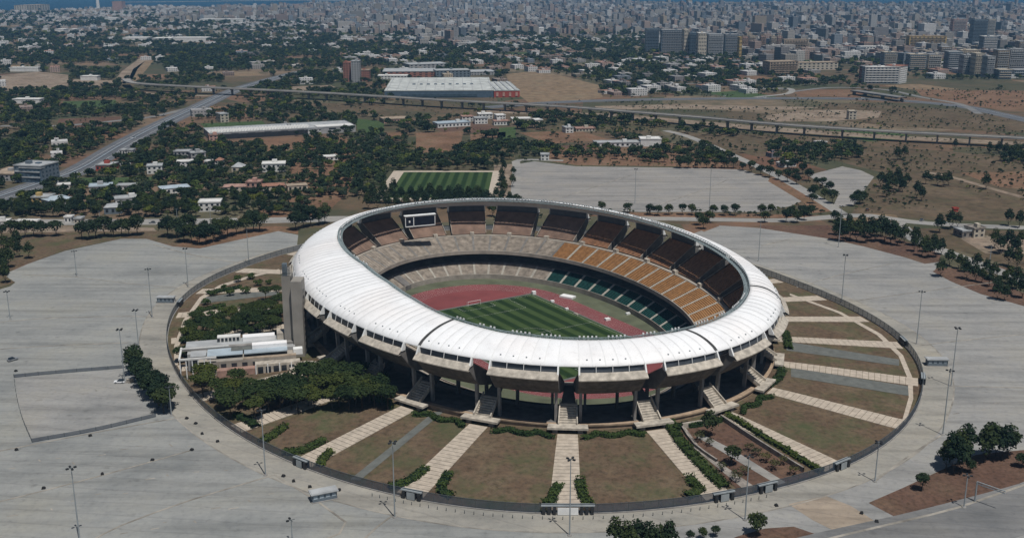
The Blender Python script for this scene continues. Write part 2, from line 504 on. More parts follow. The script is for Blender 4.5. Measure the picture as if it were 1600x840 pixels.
def sheet(name, pts, mat, z=None, uv=None):
    """flat polygon of the setting from ground points"""
    me = bpy.data.meshes.new(name)
    vs = [(p[0], p[1], p[2] if z is None else z) for p in pts]
    a = sum(vs[i][0] * vs[(i + 1) % len(vs)][1] - vs[(i + 1) % len(vs)][0] * vs[i][1] for i in range(len(vs)))
    if a < 0:
        vs.reverse()
    me.from_pydata(vs, [], [tuple(range(len(vs)))])
    me.materials.append(MATS[mat])
    return struct(link(name, me))
def poly(px, z=0.0):
    return [G(x, y, z) for x, y in px]
def smooth_line(pts, step=12.0):
    """Catmull-Rom through ground points"""
    P = [Vector(p) for p in pts]
    P = [P[0] * 2 - P[1]] + P + [P[-1] * 2 - P[-2]]
    out = []
    for i in range(1, len(P) - 2):
        n = max(2, int((P[i + 1] - P[i]).length / step))
        for k in range(n):
            t = k / n
            out.append(0.5 * ((2 * P[i]) + (P[i + 1] - P[i - 1]) * t + (2 * P[i - 1] - 5 * P[i] + 4 * P[i + 1] - P[i + 2]) * t * t + (3 * P[i] - P[i - 1] - 3 * P[i + 1] + P[i + 2]) * t ** 3))
    out.append(P[-2])
    return out
def side(line, off):
    out = []
    for i, p in enumerate(line):
        d = line[min(i + 1, len(line) - 1)] - line[max(i - 1, 0)]
        d.z = 0; d.normalize()
        out.append(p + Vector((-d.y, d.x, 0)) * off)
    return out
EXCL = []          # ground polygons where no tree or house of the background may stand
def strip_mesh(line, width, z, off=0.0):
    a, b = side(line, off - width / 2), side(line, off + width / 2)
    m = MB()
    m.grid([[(p.x, p.y, z) for p in a], [(p.x, p.y, z) for p in b]])
    return m
def road(name, px, width, mat, z=0.05, excl=True, step=12.0):
    line = smooth_line([G(x, y) for x, y in px], step)
    o = struct(strip_mesh(line, width, z).build(name, mat))
    for p in o.data.polygons:
        if p.normal.z < 0:
            p.flip()
    if excl:
        a, b = side(line, -width / 2 - 4), side(line, width / 2 + 4)
        EXCL.append([(p.x, p.y) for p in a] + [(p.x, p.y) for p in reversed(b)])
    return line
def inside(pg, X, Y):
    """vectorised point in polygon"""
    pg = np.asarray(pg, float)
    r = np.zeros(np.shape(X), bool)
    j = len(pg) - 1
    for i in range(len(pg)):
        xi, yi, xj, yj = pg[i, 0], pg[i, 1], pg[j, 0], pg[j, 1]
        c = ((yi > Y) != (yj > Y))
        with np.errstate(divide='ignore', invalid='ignore'):
            c &= X < (xj - xi) * (Y - yi) / (yj - yi + 1e-12) + xi
        r ^= c
        j = i
    return r
# ================================================================== GROUND
def ground_sheet():
    n = 208
    inner = [R(26 * k / n, -49.0) for k in range(n)]
    rows = []
    for sc in (1.0, 1.25, 1.7, 2.6, 4.5, 9, 20, 60, 220):
        rows.append([(CX + (p[0] - CX) * sc, CY + (p[1] - CY) * sc, 0.0) for p in inner])
    m = MB(); m.grid(rows, close=True)
    o = struct(m.build('ground', 'country'))
ground_sheet()

# sea beyond the city; the coast runs obliquely
sea_px = [(-900, 24), (0, 17.5), (80, 16.5), (150, 13), (185, 10), (260, 9.5), (330, 11), (430, 10.5), (520, 9.5), (560, 6.5), (640, 1.5), (800, -3), (890, 1), (930, 6), (1040, 9.0), (1150, 9.5), (1300, 9.5), (1400, 9.0), (1500, 9.5), (1600, 10), (2600, 10.5)]
coast = [G(x, y) for x, y in sea_px]
sheet('sea', coast + [(60000, 70000, 0), (-60000, 70000, 0)], 'sea_water', 0.6)
# harbour mole
mole = smooth_line([G(x, y) for x, y in [(190, 4.5), (300, 3.4), (400, 2.2), (470, 1.6), (560, 2.6)]], 60)
struct(strip_mesh(mole, 60, 3.0).build('harbour_mole', 'concrete_pale'))
beach = smooth_line([G(x, y) for x, y in [(-200, 22), (0, 19.5), (60, 18.8), (130, 17.5), (160, 15)]], 60)
struct(strip_mesh(beach, 130, 0.9).build('beach', 'pale_earth'))

# ---------------------------------------------------------------- paved lots round the stadium
def lot(name, px, mat, z, excl=True, tail=()):
    pts = [G(x, y) for x, y in px] + [(a, b, 0) for a, b in tail]
    sheet(name, pts, mat, z)
    if excl:
        EXCL.append([(p[0], p[1]) for p in pts])
lot('parking_lot', [(466, 367), (435, 361), (371, 375), (312, 388), (270, 385), (229, 373), (189, 373), (101, 392), (44, 412), (14, 425), (10, 432), (24, 441), (16, 447), (-60, 470)],
    'lot_left', 0.02, tail=[(-420, 430), (-420, 150), (52, 150)] + [R(24.9 - 0.25 * k, -56)[:2] for k in range(43)])
lot('parking_lot', [(1120, 352), (1185, 356), (1296, 373), (1350, 385), (1414, 402), (1445, 411), (1470, 409), (1459, 424), (1485, 439), (1532, 459), (1600, 478), (1760, 520)],
    'lot_right', 0.024, tail=[(420, 330), (420, 150), (52.3, 150)] + [R(24.91 + 0.25 * k, -56)[:2] for k in range(42)])
lot('parking_lot', [(806, 322), (812, 256), (835, 252), (900, 260), (1060, 262), (1160, 265), (1205, 280), (1240, 298), (1258, 312), (1235, 322), (1190, 331), (1000, 331)],
    'lot_far', 0.02)
lot('parking_lot', [(1316, 260), (1345, 266), (1366, 276), (1352, 295), (1335, 320), (1300, 325), (1310, 305), (1280, 285), (1262, 274)], 'lot_far', 0.02)

# concrete ring road outside the fence and beige walk inside it
m = MB(); n = 208
m.grid([[R(26 * k / n, s, 0.05) for k in range(n)] for s in (-49.6, -59.6)], close=True)
struct(m.build('ring_road', 'ring_road'))
m = MB()
m.grid([[R(26 * k / n, s, 0.055) for k in range(n)] for s in (-59.6, -60.1)], close=True)
struct(m.build('ring_road_edge', 'lot_joint'))

# joints and low kerbs dividing the lots
def kerb(px, w=0.9, mat='lot_joint', h=0.08, name='kerb_line'):
    line = smooth_line([G(x, y) for x, y in px], 20)
    a, b = side(line, -w / 2), side(line, w / 2)
    m = MB()
    m.grid([[(p.x, p.y, 0.02) for p in a], [(p.x, p.y, h) for p in a], [(p.x, p.y, h) for p in b], [(p.x, p.y, 0.02) for p in b]])
    struct(m.build(name, mat))
for q in ([(-40, 712), (0, 704), (150, 675), (292, 650)], [(-60, 793), (0, 783), (160, 742), (302, 702)], [(140, 846), (190, 820), (300, 780), (430, 741)],
          [(560, 850), (590, 822), (620, 800)], [(0, 503), (90, 496), (200, 494), (236, 495)], [(35, 429), (120, 433), (210, 444), (300, 450)],
          [(240, 382), (300, 398), (380, 412)], [(1245, 449), (1310, 430), (1392, 412)], [(1316, 473), (1420, 458), (1560, 440)], [(1435, 540), (1500, 532), (1620, 520)],
          [(1484, 603), (1540, 604), (1660, 607)], [(1366, 752), (1420, 712), (1470, 680)], [(1190, 384), (1240, 372)], [(0, 545), (80, 540), (200, 535)],
          [(500, 845), (540, 815), (430, 742)], [(840, 318), (905, 300), (985, 274)], [(1010, 326), (1090, 300), (1140, 280)]):
    kerb(q, 0.7 if q[0][1] > 400 else 1.0)
# parking-row paint: short faint dashes left in the lots
dash = MB()
for (x0, y0, x1, y1, cnt) in ((20, 730, 330, 690, 9), (30, 800, 420, 715, 10), (200, 830, 460, 770, 8), (30, 620, 220, 600, 6), (1250, 480, 1560, 470, 8), (1330, 500, 1590, 495, 7), (1470, 640, 1600, 635, 4), (60, 470, 230, 470, 5), (1150, 370, 1300, 390, 5)):
    for i in range(cnt):
        u = (i + random.uniform(-.3, .3)) / cnt
        p = G(x0 + (x1 - x0) * u, y0 + (y1 - y0) * u + random.uniform(-9, 9))
        a = random.choice((0.3, 0.35, -0.9))
        dash.box((p[0], p[1], 0.03), (random.uniform(1.0, 3), 0.5, 0.02), a)
struct(dash.build('parking_paint', 'lot_joint'), 'stuff')

# lower right corner: planted triangle, forecourt, slip road
lot('planting_bed', [(1357, 785), (1410, 762), (1464, 737), (1497, 722), (1525, 710), (1560, 706), (1605, 702), (1640, 700), (1640, 742), (1600, 752), (1498, 792), (1410, 813)], 'dark_soil', 0.05, False)
lot('planting_bed', [(1120, 852), (1150, 838), (1195, 825), (1240, 822), (1275, 834), (1290, 852)], 'dark_soil', 0.05, False)
lot('forecourt', [(1232, 787), (1290, 774), (1330, 790), (1374, 818), (1322, 838), (1270, 812)], 'forecourt', 0.054, False)
road('slip_road', [(1255, 860), (1330, 842), (1420, 822), (1500, 802), (1600, 775), (1700, 745)], 13, 'road', 0.06, False)
kerb([(1250, 852), (1328, 833), (1418, 812), (1498, 792), (1600, 757), (1700, 728)], 1.0)
road('slip_road', [(1400, 870), (1500, 842), (1620, 806), (1700, 782)], 12, 'road', 0.07, False)

# planting strips between the lots and the boulevard
lot('verge', [(-80, 352), (0, 353), (120, 357), (240, 362), (330, 358), (430, 352), (465, 356), (466, 366), (435, 360), (371, 374), (312, 387), (270, 384), (229, 372), (189, 372), (101, 391), (44, 411), (14, 424), (10, 432), (24, 441), (-80, 470)], 'lawn', 0.03, False)
lot('verge', [(-80, 352), (0, 352), (150, 354), (240, 356), (245, 361), (120, 362), (0, 364), (-80, 364)], 'pale_earth', 0.05, False)
lot('verge', [(330, 360), (430, 353), (466, 356), (466, 366), (435, 361), (371, 375), (312, 388), (275, 384), (300, 372)], 'red_soil', 0.05, False)
lot('verge', [(1080, 347), (1120, 349), (1124, 353), (1100, 362), (1075, 352)], 'red_soil', 0.05, False)
lot('verge', [(1185, 352), (1300, 352), (1400, 372), (1470, 396), (1468, 409), (1445, 412), (1414, 402), (1350, 385), (1296, 373), (1190, 356)], 'dark_soil', 0.05, False)
lot('verge', [(1457, 424), (1470, 416), (1520, 425), (1560, 442), (1610, 462), (1640, 472), (1600, 478), (1532, 459), (1485, 439)], 'dark_soil', 0.05, False)
lot('verge', [(1538, 410), (1580, 420), (1640, 436), (1640, 444), (1590, 438), (1550, 422)], 'dark_soil', 0.055, False)
lot('verge', [(1305, 336), (1360, 333), (1400, 336), (1408, 346), (1390, 353), (1330, 352)], 'gold_field', 0.05, False)
lot('verge', [(1205, 275), (1262, 300), (1300, 330), (1270, 333), (1255, 316), (1200, 283)], 'red_soil', 0.05, False)
lot('verge', [(880, 331), (1060, 333), (1280, 336), (1290, 341), (1000, 339), (880, 337)], 'red_soil', 0.045, False)
# the garden strip beside the practice pitch
lot('verge', [(772, 258), (806, 256), (803, 322), (770, 322)], 'pale_earth', 0.05, False)

# ---------------------------------------------------------------- roads
BLVD = road('boulevard', [(-120, 348), (0, 347), (150, 347), (300, 346), (430, 344), (530, 342), (600, 343)], 17, 'road_pale', 0.06)
road('boulevard', [(1000, 341), (1120, 343), (1230, 344), (1310, 338), (1360, 337), (1420, 346), (1500, 352), (1640, 357)], 11, 'road_pale', 0.06)
road('boulevard', [(1400, 347), (1420, 366), (1450, 383), (1500, 402), (1545, 418), (1640, 452)], 11, 'road_pale', 0.064)
road('access_road', [(1318, 336), (1280, 312), (1215, 275), (1150, 245), (1080, 215), (1040, 204)], 9, 'road_pale', 0.06)
road('access_road', [(805, 318), (806, 290), (808, 262), (812, 250), (880, 251)], 7, 'road_pale', 0.062)
road('country_lane', [(1600, 309), (1540, 292), (1480, 275), (1440, 268)], 6, 'pale_earth', 0.06)
road('country_lane', [(1440, 268), (1432, 280), (1445, 300), (1475, 325), (1500, 345)], 4, 'dry_field', 0.06)
road('country_lane', [(0, 197), (100, 196), (190, 188), (240, 182), (300, 168)], 10, 'road', 0.05)
road('country_lane', [(60, 182), (200, 166), (280, 158), (330, 155)], 8, 'red_soil', 0.05)
road('country_lane', [(0, 140), (150, 140), (260, 148), (330, 150)], 10, 'pale_earth', 0.05)
HWY = [(-150, 356), (-60, 328), (0, 308), (60, 288), (125, 265), (190, 227), (245, 198), (300, 172), (365, 142), (420, 125), (470, 112)]
hl = road('highway', HWY, 26, 'highway', 0.08)
struct(strip_mesh(hl, 0.8, 0.9).build('highway_barrier', 'roof_blue'))
struct(strip_mesh(hl, 0.2, 0.1, 6.3).build('lane_paint', 'white_paint'))
struct(strip_mesh(hl, 0.2, 0.1, -6.3).build('lane_paint', 'white_paint'))
# motorway behind the viaduct
ml = road('motorway', [(760, 168), (870, 160), (1000, 156), (1150, 154), (1300, 154), (1400, 157), (1500, 166), (1560, 178), (1680, 205)], 24, 'highway', 0.08)
struct(strip_mesh(ml, 0.6, 0.9).build('motorway_barrier', 'steel'))
road('slip_road', [(1170, 140), (1230, 138), (1232, 146), (1180, 152)], 9, 'road_pale', 0.1)
road('slip_road', [(1232, 144), (1300, 137), (1380, 140), (1440, 152), (1500, 163), (1530, 178)], 9, 'road', 0.09)
road('slip_road', [(1040, 132), (1120, 130), (1180, 136), (1230, 140)], 9, 'road', 0.09)
road('avenue', [(0, 83), (200, 86), (400, 93), (530, 96)], 14, 'red_soil', 0.09)
road('avenue', [(800, 86), (900, 84), (1000, 85), (1100, 88)], 26, 'pale_earth', 0.09)
road('avenue', [(-20, 66), (120, 65), (300, 61)], 12, 'road_pale', 0.09)
# raised dirt embankment at the bend of the viaduct
lot('earthwork', [(176, 130), (190, 112), (222, 88), (232, 90), (215, 108), (206, 126)], 'pale_earth', 0.1)
lot('earthwork', [(200, 126), (208, 108), (232, 92), (240, 95), (228, 110), (212, 128)], 'gold_field', 0.1)

# ---------------------------------------------------------------- fields
def field(px, mat, z=0.03, excl=True, name='field'):
    lot(name, px, mat, z, excl)
field([(790, 116), (830, 112), (872, 117), (935, 133), (942, 152), (900, 160), (828, 162), (800, 140)], 'gold_field')
field([(650, 208), (724, 205), (718, 238), (650, 240)], 'red_soil')
field([(735, 210), (790, 206), (790, 214), (735, 222)], 'red_soil', excl=False)
field([(604, 208), (632, 206), (630, 220), (602, 220)], 'red_soil')
field([(554, 185), (600, 190), (600, 210), (560, 208)], 'green_field')
field([(780, 200), (806, 198), (806, 216), (776, 218)], 'green_field')
field([(560, 230), (640, 224), (800, 226), (806, 252), (700, 262), (560, 258)], 'scrub', 0.025, False)
field([(850, 232), (1010, 230), (1080, 246), (1150, 262), (1060, 260), (900, 258), (850, 250)], 'red_soil', 0.025, False)
field([(0, 118), (60, 112), (112, 118), (105, 140), (0, 142)], 'pale_earth')
field([(115, 124), (180, 126), (176, 134), (110, 136)], 'pale_earth')
field([(930, 166), (1060, 163), (1180, 166), (1290, 168), (1210, 172), (1060, 170), (930, 172)], 'pale_earth', 0.03, False)
field([(1190, 182), (1250, 172), (1330, 172), (1378, 174), (1372, 184), (1290, 190), (1210, 190)], 'pale_earth', 0.034, False)
field([(760, 172), (960, 178), (1200, 198), (1400, 212), (1640, 224), (1640, 229), (1400, 218), (1200, 205), (960, 184), (760, 176)], 'pale_earth', 0.036, False)
field([(1240, 142), (1330, 140), (1340, 150), (1250, 152)], 'red_soil', 0.03)
field([(1430, 140), (1600, 142), (1640, 155), (1640, 175), (1560, 172), (1440, 150)], 'red_soil', 0.03, False)
field([(1290, 160), (1500, 172), (1700, 205), (1700, 212), (1400, 198), (1250, 182)], 'dry_field', 0.028, False)
field([(1040, 206), (1200, 210), (1400, 230), (1640, 250), (1640, 345), (1480, 345), (1330, 334), (1360, 290), (1380, 270), (1300, 250), (1180, 244)], 'dry_field', 0.022, False)
field([(1500, 270), (1600, 268), (1640, 280), (1640, 300), (1560, 292)], 'red_soil', 0.03, False)
field([(1420, 356), (1500, 358), (1640, 362), (1640, 430), (1560, 410), (1480, 386), (1440, 370)], 'dry_field', 0.03, False)
field([(1500, 372), (1560, 366), (1610, 374), (1610, 396), (1540, 396)], 'pale_earth', 0.035, False)
field([(60, 208), (170, 204), (210, 212), (150, 222), (60, 220)], 'red_soil', 0.03, False)
field([(395, 218), (470, 214), (480, 230), (420, 238)], 'red_soil')
field([(465, 226), (540, 212), (560, 240), (545, 300), (500, 342), (380, 342), (440, 310)], 'red_soil', 0.028, False)
field([(120, 278), (250, 276), (240, 288), (130, 290)], 'green_field', 0.03)
field([(860, 190), (1030, 192), (1030, 206), (860, 206)], 'scrub', 0.03, False)
field([(330, 160), (600, 162), (760, 170), (900, 180), (1040, 190), (1040, 195), (800, 184), (600, 170), (330, 166)], 'dry_field', 0.026, False)

# ---------------------------------------------------------------- practice pitch
pp = [G(631, 269), G(770, 269), G(764, 312), G(600, 312)]
far_l, far_r = Vector(pp[0]), Vector(pp[1])
ex = (far_r - far_l).normalized(); ey = Vector((ex.y, -ex.x, 0))
ey2 = (Vector(G(610, 300)) - far_l).normalized()
def pitch_sheet(name, o, ax, ay, L, W, z, mat, skew=None):
    me = bpy.data.meshes.new(name)
    a = o; b = o + ax * L; c = b + ay * W; d = a + ay * W
    vs = [(p.x, p.y, z) for p in (a, b, c, d)]
    uvs = [(0, 0), (0, L), (W, L), (W, 0)]
    me.from_pydata(vs, [], [(0, 1, 2, 3)] if (ax.x * ay.y - ax.y * ay.x) > 0 else [(3, 2, 1, 0)])
    ul = me.uv_layers.new(name='UVMap')
    for lp in me.loops:
        ul.data[lp.index].uv = uvs[lp.vertex_index]
    me.materials.append(MATS[mat])
    return struct(link(name, me))
Lp = (far_r - far_l).length
e = Vector(G(762, 306)) - Vector(G(770, 269)); e.normalize()
pitch_sheet('practice_pitch', far_l, ex, e, Lp, 104, 0.08, 'pitch_grass')
q = [far_l - ex * 9 - e * 6, far_r + ex * 6 - e * 6, far_r + ex * 6 + e * 112, far_l - ex * 9 + e * 112]
sheet('practice_pitch_margin', q, 'path_slab', 0.06)
EXCL.append([(p.x, p.y) for p in q])
# ================================================================== STADIUM
stadium = thing('stadium', 'oval concrete football stadium with white membrane roof ring', 'stadium', CEN, world_parts=True)
SLOTS = [20.55, 21.49, 22.50, 23.53, 24.61, 25.66, 26.69, 27.75, 28.80, 29.87, 30.80, 31.74, 32.68, 33.61, 34.55, 35.48, 36.56, 37.66] + [37.66 + 0.99 * k for k in range(1, 9)]
HW = 0.125                                            # half width of a slot
PET = [(SLOTS[i] + HW, (SLOTS[i + 1] if i < 25 else SLOTS[0] + 26) - HW) for i in range(26)]

# roof inner edge: inset from the deck edge and height, round the oval
_ri = [(0.0, 18.5, 29.6), (1.0, 17.5, 29.8), (2.0, 15.6, 30.6), (3.0, 14.6, 31.4), (4.0, 14.6, 32.4), (5.0, 15.0, 32.9), (6.5, 14.6, 33.0), (8.0, 14.6, 33.0), (10.0, 15.0, 33.0), (12.5, 15.5, 32.6),
       (15.0, 17.0, 32.6), (16.5, 19.0, 32.8), (18.0, 24.0, 33.0), (19.3, 28.5, 33.0), (20.5, 28.8, 32.6), (21.5, 26.0, 32.0), (22.5, 22.0, 31.0), (23.5, 20.0, 30.0), (24.5, 19.2, 29.6), (25.4, 18.8, 29.5), (26.0, 18.5, 29.6)]
def roof_in(t):
    t = t % 26.0
    T = [a[0] for a in _ri]
    return float(np.interp(t, T, [a[1] for a in _ri])), float(np.interp(t, T, [a[2] for a in _ri]))
def roof_pt(t, x, bulge=0.0, dz=0.0):
    """x: 0 outer membrane edge .. 1 inner edge"""
    w, zi = roof_in(t)
    s = 2.3 + (w - 2.3) * x
    z = 26.3 + (zi - 26.3) * (x ** 0.62) + 0.85 * math.sin(math.pi * x) + bulge * (0.25 + math.sin(math.pi * x)) + dz
    return R(t, s, z)
def ring_rows(t0, t1, prof, n):
    return [[R(t0 + (t1 - t0) * k / n, s, z) for k in range(n + 1)] for s, z in prof]

# ---- roof membrane: five bays for each petal and one over each slot
PANELS = []
DARK_JOINTS = (22.50 + HW, 26.69 - HW, 28.80 + 0.35)
for i, (a, b) in enumerate(PET):
    sl = SLOTS[i]
    spans = [(sl - HW, sl + HW)] + [(a + (b - a) * k / 5, a + (b - a) * (k + 1) / 5) for k in range(5)]
    panels = []
    for (p, q) in spans:
        m = MB()
        rows = []
        nx, ny = 10, 6
        for ix in range(nx + 1):
            x = ix / nx
            rows.append([roof_pt(p + (q - p) * k / ny, x, 0.14 * math.sin(math.pi * k / ny)) for k in range(ny + 1)])
        # edge flap hanging down at the outer rim
        rows = [[(v[0], v[1], v[2] - 0.45) for v in rows[0]]] + rows + [[(v[0], v[1], v[2] - 0.5) for v in rows[-1]]]
        m.grid(rows)
        und = [[(v[0], v[1], v[2] - 0.30) for v in r] for r in rows[1:-1]]
        m.grid(und)
        panels.append(m.build('roof_panel', 'membrane', stadium, smooth=True))
    # rib cable between bays
    PANELS.append(panels)
    for pan, (p, q) in zip(panels, spans):
        dark = any(abs(p - d) < 0.02 for d in DARK_JOINTS)
        m = MB()
        h = 0.022 if dark else 0.006
        m.grid([[roof_pt(p + u, x / 12, 0, 0.10 + (0.12 if dark else 0)) for x in range(13)] for u in (-h, h)])
        m.build('roof_seam', 'joint_dark' if dark else 'seam', pan)
m = MB()
m.grid([[roof_pt(28.80 + 0.35 + u, x / 12, 0.2, 0.15) for x in range(13)] for u in (-0.02, 0.02)])
m.build('roof_seam', 'joint_dark', stadium)

vm = MB(); vm.box((0, 0, 0), (0.5, 0.5, 0.35))
vm_me = vm.mesh('roof_vent', 'steel')
for i, (a, b) in enumerate(PET):
    for k in range(4):
        link('roof_vent', vm_me, PANELS[i][1 + k], Vector(roof_pt(a + (b - a) * (k + .6) / 5, 0.12, 0.14, 0.1)))
# ---- inner edge truss with floodlights
TRUSS = []
def lattice(t0, t1, n):
    m = MB()
    top, bot, out = [], [], []
    for k in range(n + 1):
        t = t0 + (t1 - t0) * k / n
        w, zi = roof_in(t)
        top.append(R(t, w + 0.3, zi + 0.75)); bot.append(R(t, w + 0.4, zi - 1.5)); out.append(R(t, w + 2.3, zi - 0.5))
    for line, r in ((top, 0.13), (bot, 0.13), (out, 0.15)):
        m.tube(line, r, 4)
    for k in range(n):
        m.tube([top[k], out[k + 1]], 0.07, 3); m.tube([bot[k], out[k + 1]], 0.07, 3); m.tube([top[k], bot[k + 1]], 0.07, 3)
        m.tube([out[k], top[k]], 0.07, 3); m.tube([out[k], bot[k]], 0.07, 3)
    # catwalk
    m.grid([[R(t0 + (t1 - t0) * k / n, roof_in(t0 + (t1 - t0) * k / n)[0] + d, roof_in(t0 + (t1 - t0) * k / n)[1] - 0.9) for k in range(n + 1)] for d in (0.5, 2.2)])
    return m
for i, (a, b) in enumerate(PET):
    TRUSS.append(lattice(SLOTS[i], SLOTS[i + 1] if i < 25 else SLOTS[0] + 26, 11).build('roof_truss', 'truss_steel', stadium))
fl = MB()
fl.box((0, 0, 0), (0.6, 0.4, 0.55)); fl.box((0, 0.28, 0.0), (0.5, 0.16, 0.45), mi=1)
fl.box((0, 0, -0.6), (0.12, 0.12, 0.5))
fl_me = fl.mesh('floodlight', ['white_paint', 'lamp_dark'])
for i, (a, b) in enumerate(PET):
    if i % 26 in (2, 3, 4, 5, 6, 7, 12, 13, 14, 15, 16, 17, 18, 21, 22, 24):
        for k in range(12):
            if k in (5, 6) or random.random() < .12:
                continue
            t = a + (b - a) * (k + 0.5) / 12
            w, zi = roof_in(t)
            p = R(t, w + 1.4, zi + 0.75); q = R(t, w + 2.6, 0)
            o = link('floodlight', fl_me, TRUSS[i], Vector(p), math.atan2(q[1] - p[1], q[0] - p[0]) - math.pi / 2)

# ---- petals: seat tier, concrete shell, deck, parapet, posts, columns
def steps(t0, t1, s0, z0, s1, z1, rows, n, cols=None):
    """terrace rows going down inwards"""
    m = MB()
    prof = []
    for k in range(rows):
        s = s0 + (s1 - s0) * k / rows; z = z0 + (z1 - z0) * k / rows
        sn = s0 + (s1 - s0) * (k + 1) / rows; zn = z0 + (z1 - z0) * (k + 1) / rows
        prof += [(s, z), (sn, z)]
    prof.append((s1, z1))
    m.grid(ring_rows(t0, t1, prof, n))
    return m
def steps_flare(t0, t1, fl, s0, z0, s1, z1, rows, n):
    m = MB()
    prof = []
    for k in range(rows):
        f0, f1 = k / rows, (k + 1) / rows
        prof += [(s0 + (s1 - s0) * f0, z0 + (z1 - z0) * f0, f0), (s0 + (s1 - s0) * f1, z0 + (z1 - z0) * f0, f1)]
    prof.append((s1, z1, 1.0))
    m.grid([[R(t0 - fl * f + (t1 - t0 + 2 * fl * f) * k / n, s, z) for k in range(n + 1)] for s, z, f in prof])
    return m
for i, (a, b) in enumerate(PET):
    mid = (a + b) / 2 % 26
    right = 3.0 < mid < 9.6
    m = steps_flare(a + 0.012, b - 0.012, 0.055, 3.2, 23.0, 18.2, 13.4, 22, 10)
    m.build('seat_tier', 'seat_rust' if right else 'terrace_rose', stadium)
    # shell: underside, back, side cheeks
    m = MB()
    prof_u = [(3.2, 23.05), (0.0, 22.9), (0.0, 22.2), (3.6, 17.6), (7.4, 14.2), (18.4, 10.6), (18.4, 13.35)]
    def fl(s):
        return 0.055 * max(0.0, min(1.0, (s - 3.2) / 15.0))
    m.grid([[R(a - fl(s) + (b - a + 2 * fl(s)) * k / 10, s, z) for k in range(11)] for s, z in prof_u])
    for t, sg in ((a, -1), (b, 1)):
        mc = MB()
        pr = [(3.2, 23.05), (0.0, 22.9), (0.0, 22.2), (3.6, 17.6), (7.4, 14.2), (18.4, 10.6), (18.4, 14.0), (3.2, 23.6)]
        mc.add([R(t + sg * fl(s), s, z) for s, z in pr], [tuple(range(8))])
        sw = mc.build('slot_wall', 'concrete_dark', stadium)  # dark concrete colour carries the shade inside the slot
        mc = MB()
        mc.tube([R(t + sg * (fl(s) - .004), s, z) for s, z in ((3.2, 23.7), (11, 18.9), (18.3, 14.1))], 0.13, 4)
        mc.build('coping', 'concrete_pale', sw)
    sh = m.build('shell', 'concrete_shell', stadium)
    # deck rim strip and parapet
    m = MB()
    m.grid(ring_rows(a - 0.008, b + 0.008, [(0.15, 21.9), (-1.1, 21.95), (-1.1, 22.3), (1.25, 24.2), (1.28, 23.1), (2.5, 23.15)], 10))
    m.build('parapet', 'concrete_pale', stadium)
    # dark sheet added behind the posts, gallery shade put into its colour
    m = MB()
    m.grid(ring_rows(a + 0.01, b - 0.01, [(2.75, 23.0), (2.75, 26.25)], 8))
    m.build('gallery_shade_sheet', 'gallery_shade', stadium)
    for k in range(5):
        t = a + (b - a) * k / 4
        m = MB()
        w = 0.28 if k in (0, 4) else 0.11
        m.tube([R(t, 0.9 if k in (0, 4) else 1.5, 23.1), R(t, 2.3, 26.4)], w, 5)
        if k in (0, 4):
            m.prism([R(t - 0.01, 0.3, 23.2), R(t + 0.01, 0.3, 23.2), R(t + 0.01, 2.4, 23.2), R(t - 0.01, 2.4, 23.2)],
                    [R(t - 0.01, 2.0, 26.4), R(t + 0.01, 2.0, 26.4), R(t + 0.01, 3.0, 26.6), R(t - 0.01, 3.0, 26.6)])
        m.build('roof_post', 'white_paint', stadium)
    # columns under both ends of the petal: outer leaning pier and darker inner pier
    for t, d in ((a + 0.035, 1), (b - 0.035, -1)):
        m = MB()
        h = 0.019
        def ringq(s, z, k=1.0, L=1.3):
            return [R(t - h * k, s - L / 2, z), R(t + h * k, s - L / 2, z), R(t + h * k, s + L / 2, z), R(t - h * k, s + L / 2, z)]
        m.prism(ringq(8.2, 2.5), ringq(7.6, 14.6))
        m.build('column', 'concrete_grey', stadium)
        m = MB()
        tt = t + d * 0.10
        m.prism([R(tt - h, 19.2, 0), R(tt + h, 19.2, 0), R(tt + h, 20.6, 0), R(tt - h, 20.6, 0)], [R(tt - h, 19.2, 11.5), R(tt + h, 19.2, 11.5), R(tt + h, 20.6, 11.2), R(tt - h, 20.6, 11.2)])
        m.build('column', 'concrete_dark', stadium)

